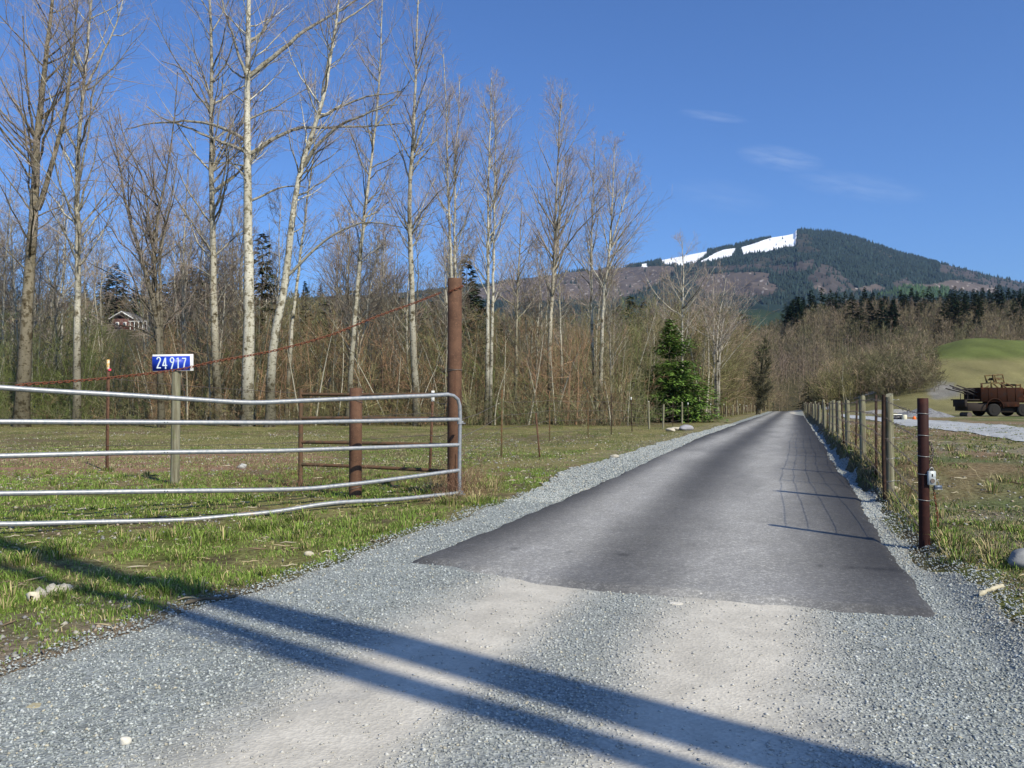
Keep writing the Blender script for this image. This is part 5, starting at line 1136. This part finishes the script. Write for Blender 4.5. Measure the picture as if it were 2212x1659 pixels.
# sparse straw over the mid field
n = 90000; Y = 20+38*rng.random(n)**1.2; X = rng.uniform(-.75, .3, n)*Y; t, l = TL(X, Y); ok = (l < gL(t)-.2) & (fbm(X*.5, Y*.5, 3, 95) > .42); X, Y = X[ok], Y[ok]; n = len(X)
col = np.where((rng.random(n) < .5)[:, None], np.array([.28, .25, .13]), np.array([.13, .16, .05]))*rng.uniform(.6, 1.3, (n, 1)); g2 = blades(X, Y, .03+.08*rng.random(n)**2, .012+.012*rng.random(n), col, 1.0)
nn = g.n; g.v += g2.v; g.c += g2.c; g.f4 += [f+nn for f in g2.f4]; g.f3 += [f+nn for f in g2.f3]; g.n += g2.n
tag(obj('grass', g, M_grass), 'short green and straw grass on the verges and field', 'grass', kind='stuff')
rt = np.random.default_rng(51); tg = Geo()
def tuft_at(x, y, n, hh, rad_, cdry):
    gd = abs((x-GA[0])*(GB[1]-GA[1])-(y-GA[1])*(GB[0]-GA[0]))/np.hypot(*(GB-GA)); hh = hh*.72*(.35+.65*float(sm(.2, .8, gd)))
    a = rt.uniform(0, 6.28, n); q = rad_*np.sqrt(rt.random(n)); X = x+q*np.cos(a)*.5; Y = y+q*np.sin(a)*.5; H = hh*rt.uniform(.5, 1.15, n); Z = terrain(X, Y)-.01
    ll_ = H*rt.uniform(.2, .95, n); B = np.stack([X, Y, Z], -1); d = np.stack([np.cos(a)*ll_, np.sin(a)*ll_, 0*a], -1)
    sd = np.stack([-np.sin(a), np.cos(a), 0*a], -1)*(.0016+.0022*rt.random(n))[:, None]*(1+y*.05)
    m1 = B+d*.25+np.stack([0*H, 0*H, H*.55], -1); m2 = B+d*.65+np.stack([0*H, 0*H, H*.85], -1); e = B+d*1.1+np.stack([0*H, 0*H, H*rt.uniform(.45, .95, n)], -1)
    V = np.stack([B-sd, B+sd, m1+sd, m1-sd, m2+sd*.7, m2-sd*.7, e], 1).reshape(-1, 3); i = np.arange(n)[:, None]*7
    col = np.where((rt.random(n) < cdry)[:, None], [[.32, .26, .13]], [[.14, .20, .035]])*rt.uniform(.5, 1.5, (n, 1))
    k0 = tg.n; tg.add(V, np.concatenate([i+[[0, 1, 2, 3]], i+[[3, 2, 4, 5]]]), np.repeat(col, 7, 0)); tg.f3.append(i+[[5, 4, 6]]+k0)
for q in range(430):
    Y = 5.4+13*rt.random()**1.2; X = rt.uniform(-.72, .0)*Y; t, l = TL(X, Y)
    if l > gL(t)-.15 or fbm(X*.8, Y*.8, 3, 96) < .47: continue
    tuft_at(X, Y, 46, rt.uniform(.06, .2), rt.uniform(.08, .3), .25)
for (px_, by_, hh_) in ((1010, 1090, .26), (985, 1085, .24), (1030, 1080, .2), (1045, 1060, .2), (770, 1090, .2), (740, 1085, .2), (800, 1092, .18), (620, 1130, .25), (560, 1150, .24), (480, 1170, .26), (690, 1150, .24), (640, 1160, .25), (380, 1160, .22), (300, 1120, .2), (900, 1085, .2), (950, 1080, .22), (390, 1052, .2), (230, 1020, .18), (820, 1150, .16), (120, 1200, .2), (60, 1220, .2), (420, 1215, .2)):
    p = gnd(px_, by_)
    for e in range(3): tuft_at(p[0]+rt.normal()*.15, p[1]+rt.normal()*.15, 60, hh_*rt.uniform(.7, 1.1), .3, .22)
for q in range(160):
    t = rt.uniform(8, 40); l = 1.42+rt.exponential(.5); X, Y = XY(t, l); tuft_at(X, Y, 40, rt.uniform(.08, .3), .25, .6)
for q in range(70):
    Y = rt.uniform(5.5, 10); X = Y*rt.uniform(.5, .72); t, l = TL(X, Y)
    if l > gR(t)+.2: tuft_at(X, Y, 50, rt.uniform(.08, .18), .25, .25)
for q in range(60):
    p = gnd(rt.uniform(930, 1075), rt.uniform(1035, 1090)); t, l = TL(p[0], p[1])
    if l < gL(t)-.15: tuft_at(p[0], p[1], 26, rt.uniform(.15, .4), .3, .97)
tag(obj('grass_tufts', tg, M_grass), 'longer tufts of green and dead grass around posts and verges', 'grass', kind='stuff')
n = 1500; Y = 5+24*rt.random(n)**1.3; X = rt.uniform(-.72, .74, n)*Y; t, l = TL(X, Y); ok = (l < gL(t)-.05) | (l > gR(t)+.1); X, Y = X[ok], Y[ok]; n = len(X)
a = rt.uniform(0, pi, n); L = rt.uniform(.03, .16, n)*(1+Y*.03); z = terrain(X, Y)+.015; k3 = np.linspace(-.5, .5, 4)
P = np.stack([X[:, None]+np.cos(a)[:, None]*L[:, None]*k3, Y[:, None]+np.sin(a)[:, None]*L[:, None]*k3, z[:, None]+rt.normal(size=(n, 4))*.006], -1)
V, f = tubes(P, (L*.045)[:, None]*np.array([.5, 1, .9, .4]), 4); g = Geo(); g.add(V, f, np.repeat(np.array([[.42, .34, .20], [.20, .14, .09], [.50, .44, .31]])[rt.integers(0, 3, n)]*rt.uniform(.7, 1.2, (n, 1)), 16, 0))
tag(obj('twig_litter', g, M_pebble), 'broken sticks and wood splinters littering the rough ground', 'litter', kind='stuff')
# dry weeds around the gate posts, by the right fence and at the wood's edge
def s_w(n, r):
    px = np.concatenate([r.normal(1000, 60, n//3), r.normal(560, 170, n//3), r.uniform(1800, 1990, n-2*(n//3))]); by = np.concatenate([r.uniform(1030, 1090, n//3), r.uniform(1020, 1070, n//3), np.full(n-2*(n//3), 0)])
    Y = np.where(by > 0, F*CAMZ/np.maximum(by-870, 1), r.uniform(11.5, 26, n)); X = (px-1106)/F*Y
    X = np.where(by > 0, X, (1.45+r.exponential(.5, n)+Y*st_)/ct); t, l = TL(X, Y); k = (l < gL(t)-.25) | (l > gR(t)+.15); return X[k], Y[k]
tag(obj('dry_weeds', brush(420, s_w, lambda X, Y, r: r.uniform(.2, .75, len(X)), 14, 5, 3, cols=((.22, .15, .09), (.27, .22, .13), (.19, .11, .07)), rad=.006, twr=.0016, lean=.3), M_twig), 'thin dry weed stems around the posts and the right fence', 'weeds', kind='stuff')
def s_e(n, r):
    px = r.uniform(-100, 1540, n); Y = 54+6*r.random(n); X = (px-1106)/F*Y; l = TL(X, Y)[1]; k = l < -9.5; return X[k], Y[k]
tag(obj('wood_edge_brush', brush(900, s_e, lambda X, Y, r: r.uniform(.4, 2.6, len(X)), 15, 6, 4, cols=((.14, .13, .055), (.17, .12, .07), (.16, .15, .08), (.10, .12, .04)), rad=.015, twr=.009, lean=.25), M_twig), 'low tangled weeds along the edge of the wood', 'brush', kind='stuff')

# ------------------------------------------------------------------ air
g = Geo(); box(g, (0, 0, 600), (19000, 19000, 1340)); hz = obj('haze', g, None); tag(hz, kind='stuff')
m = bpy.data.materials.new('haze'); m.use_nodes = True; t = m.node_tree; t.nodes.clear(); o_ = t.nodes.new('ShaderNodeOutputMaterial'); pv = t.nodes.new('ShaderNodeVolumePrincipled')
pv.inputs['Color'].default_value = (.40, .62, 1, 1); pv.inputs['Density'].default_value = 3.4e-5; pv.inputs['Anisotropy'].default_value = 0.2; t.links.new(pv.outputs[0], o_.inputs['Volume']); hz.data.materials.append(m)
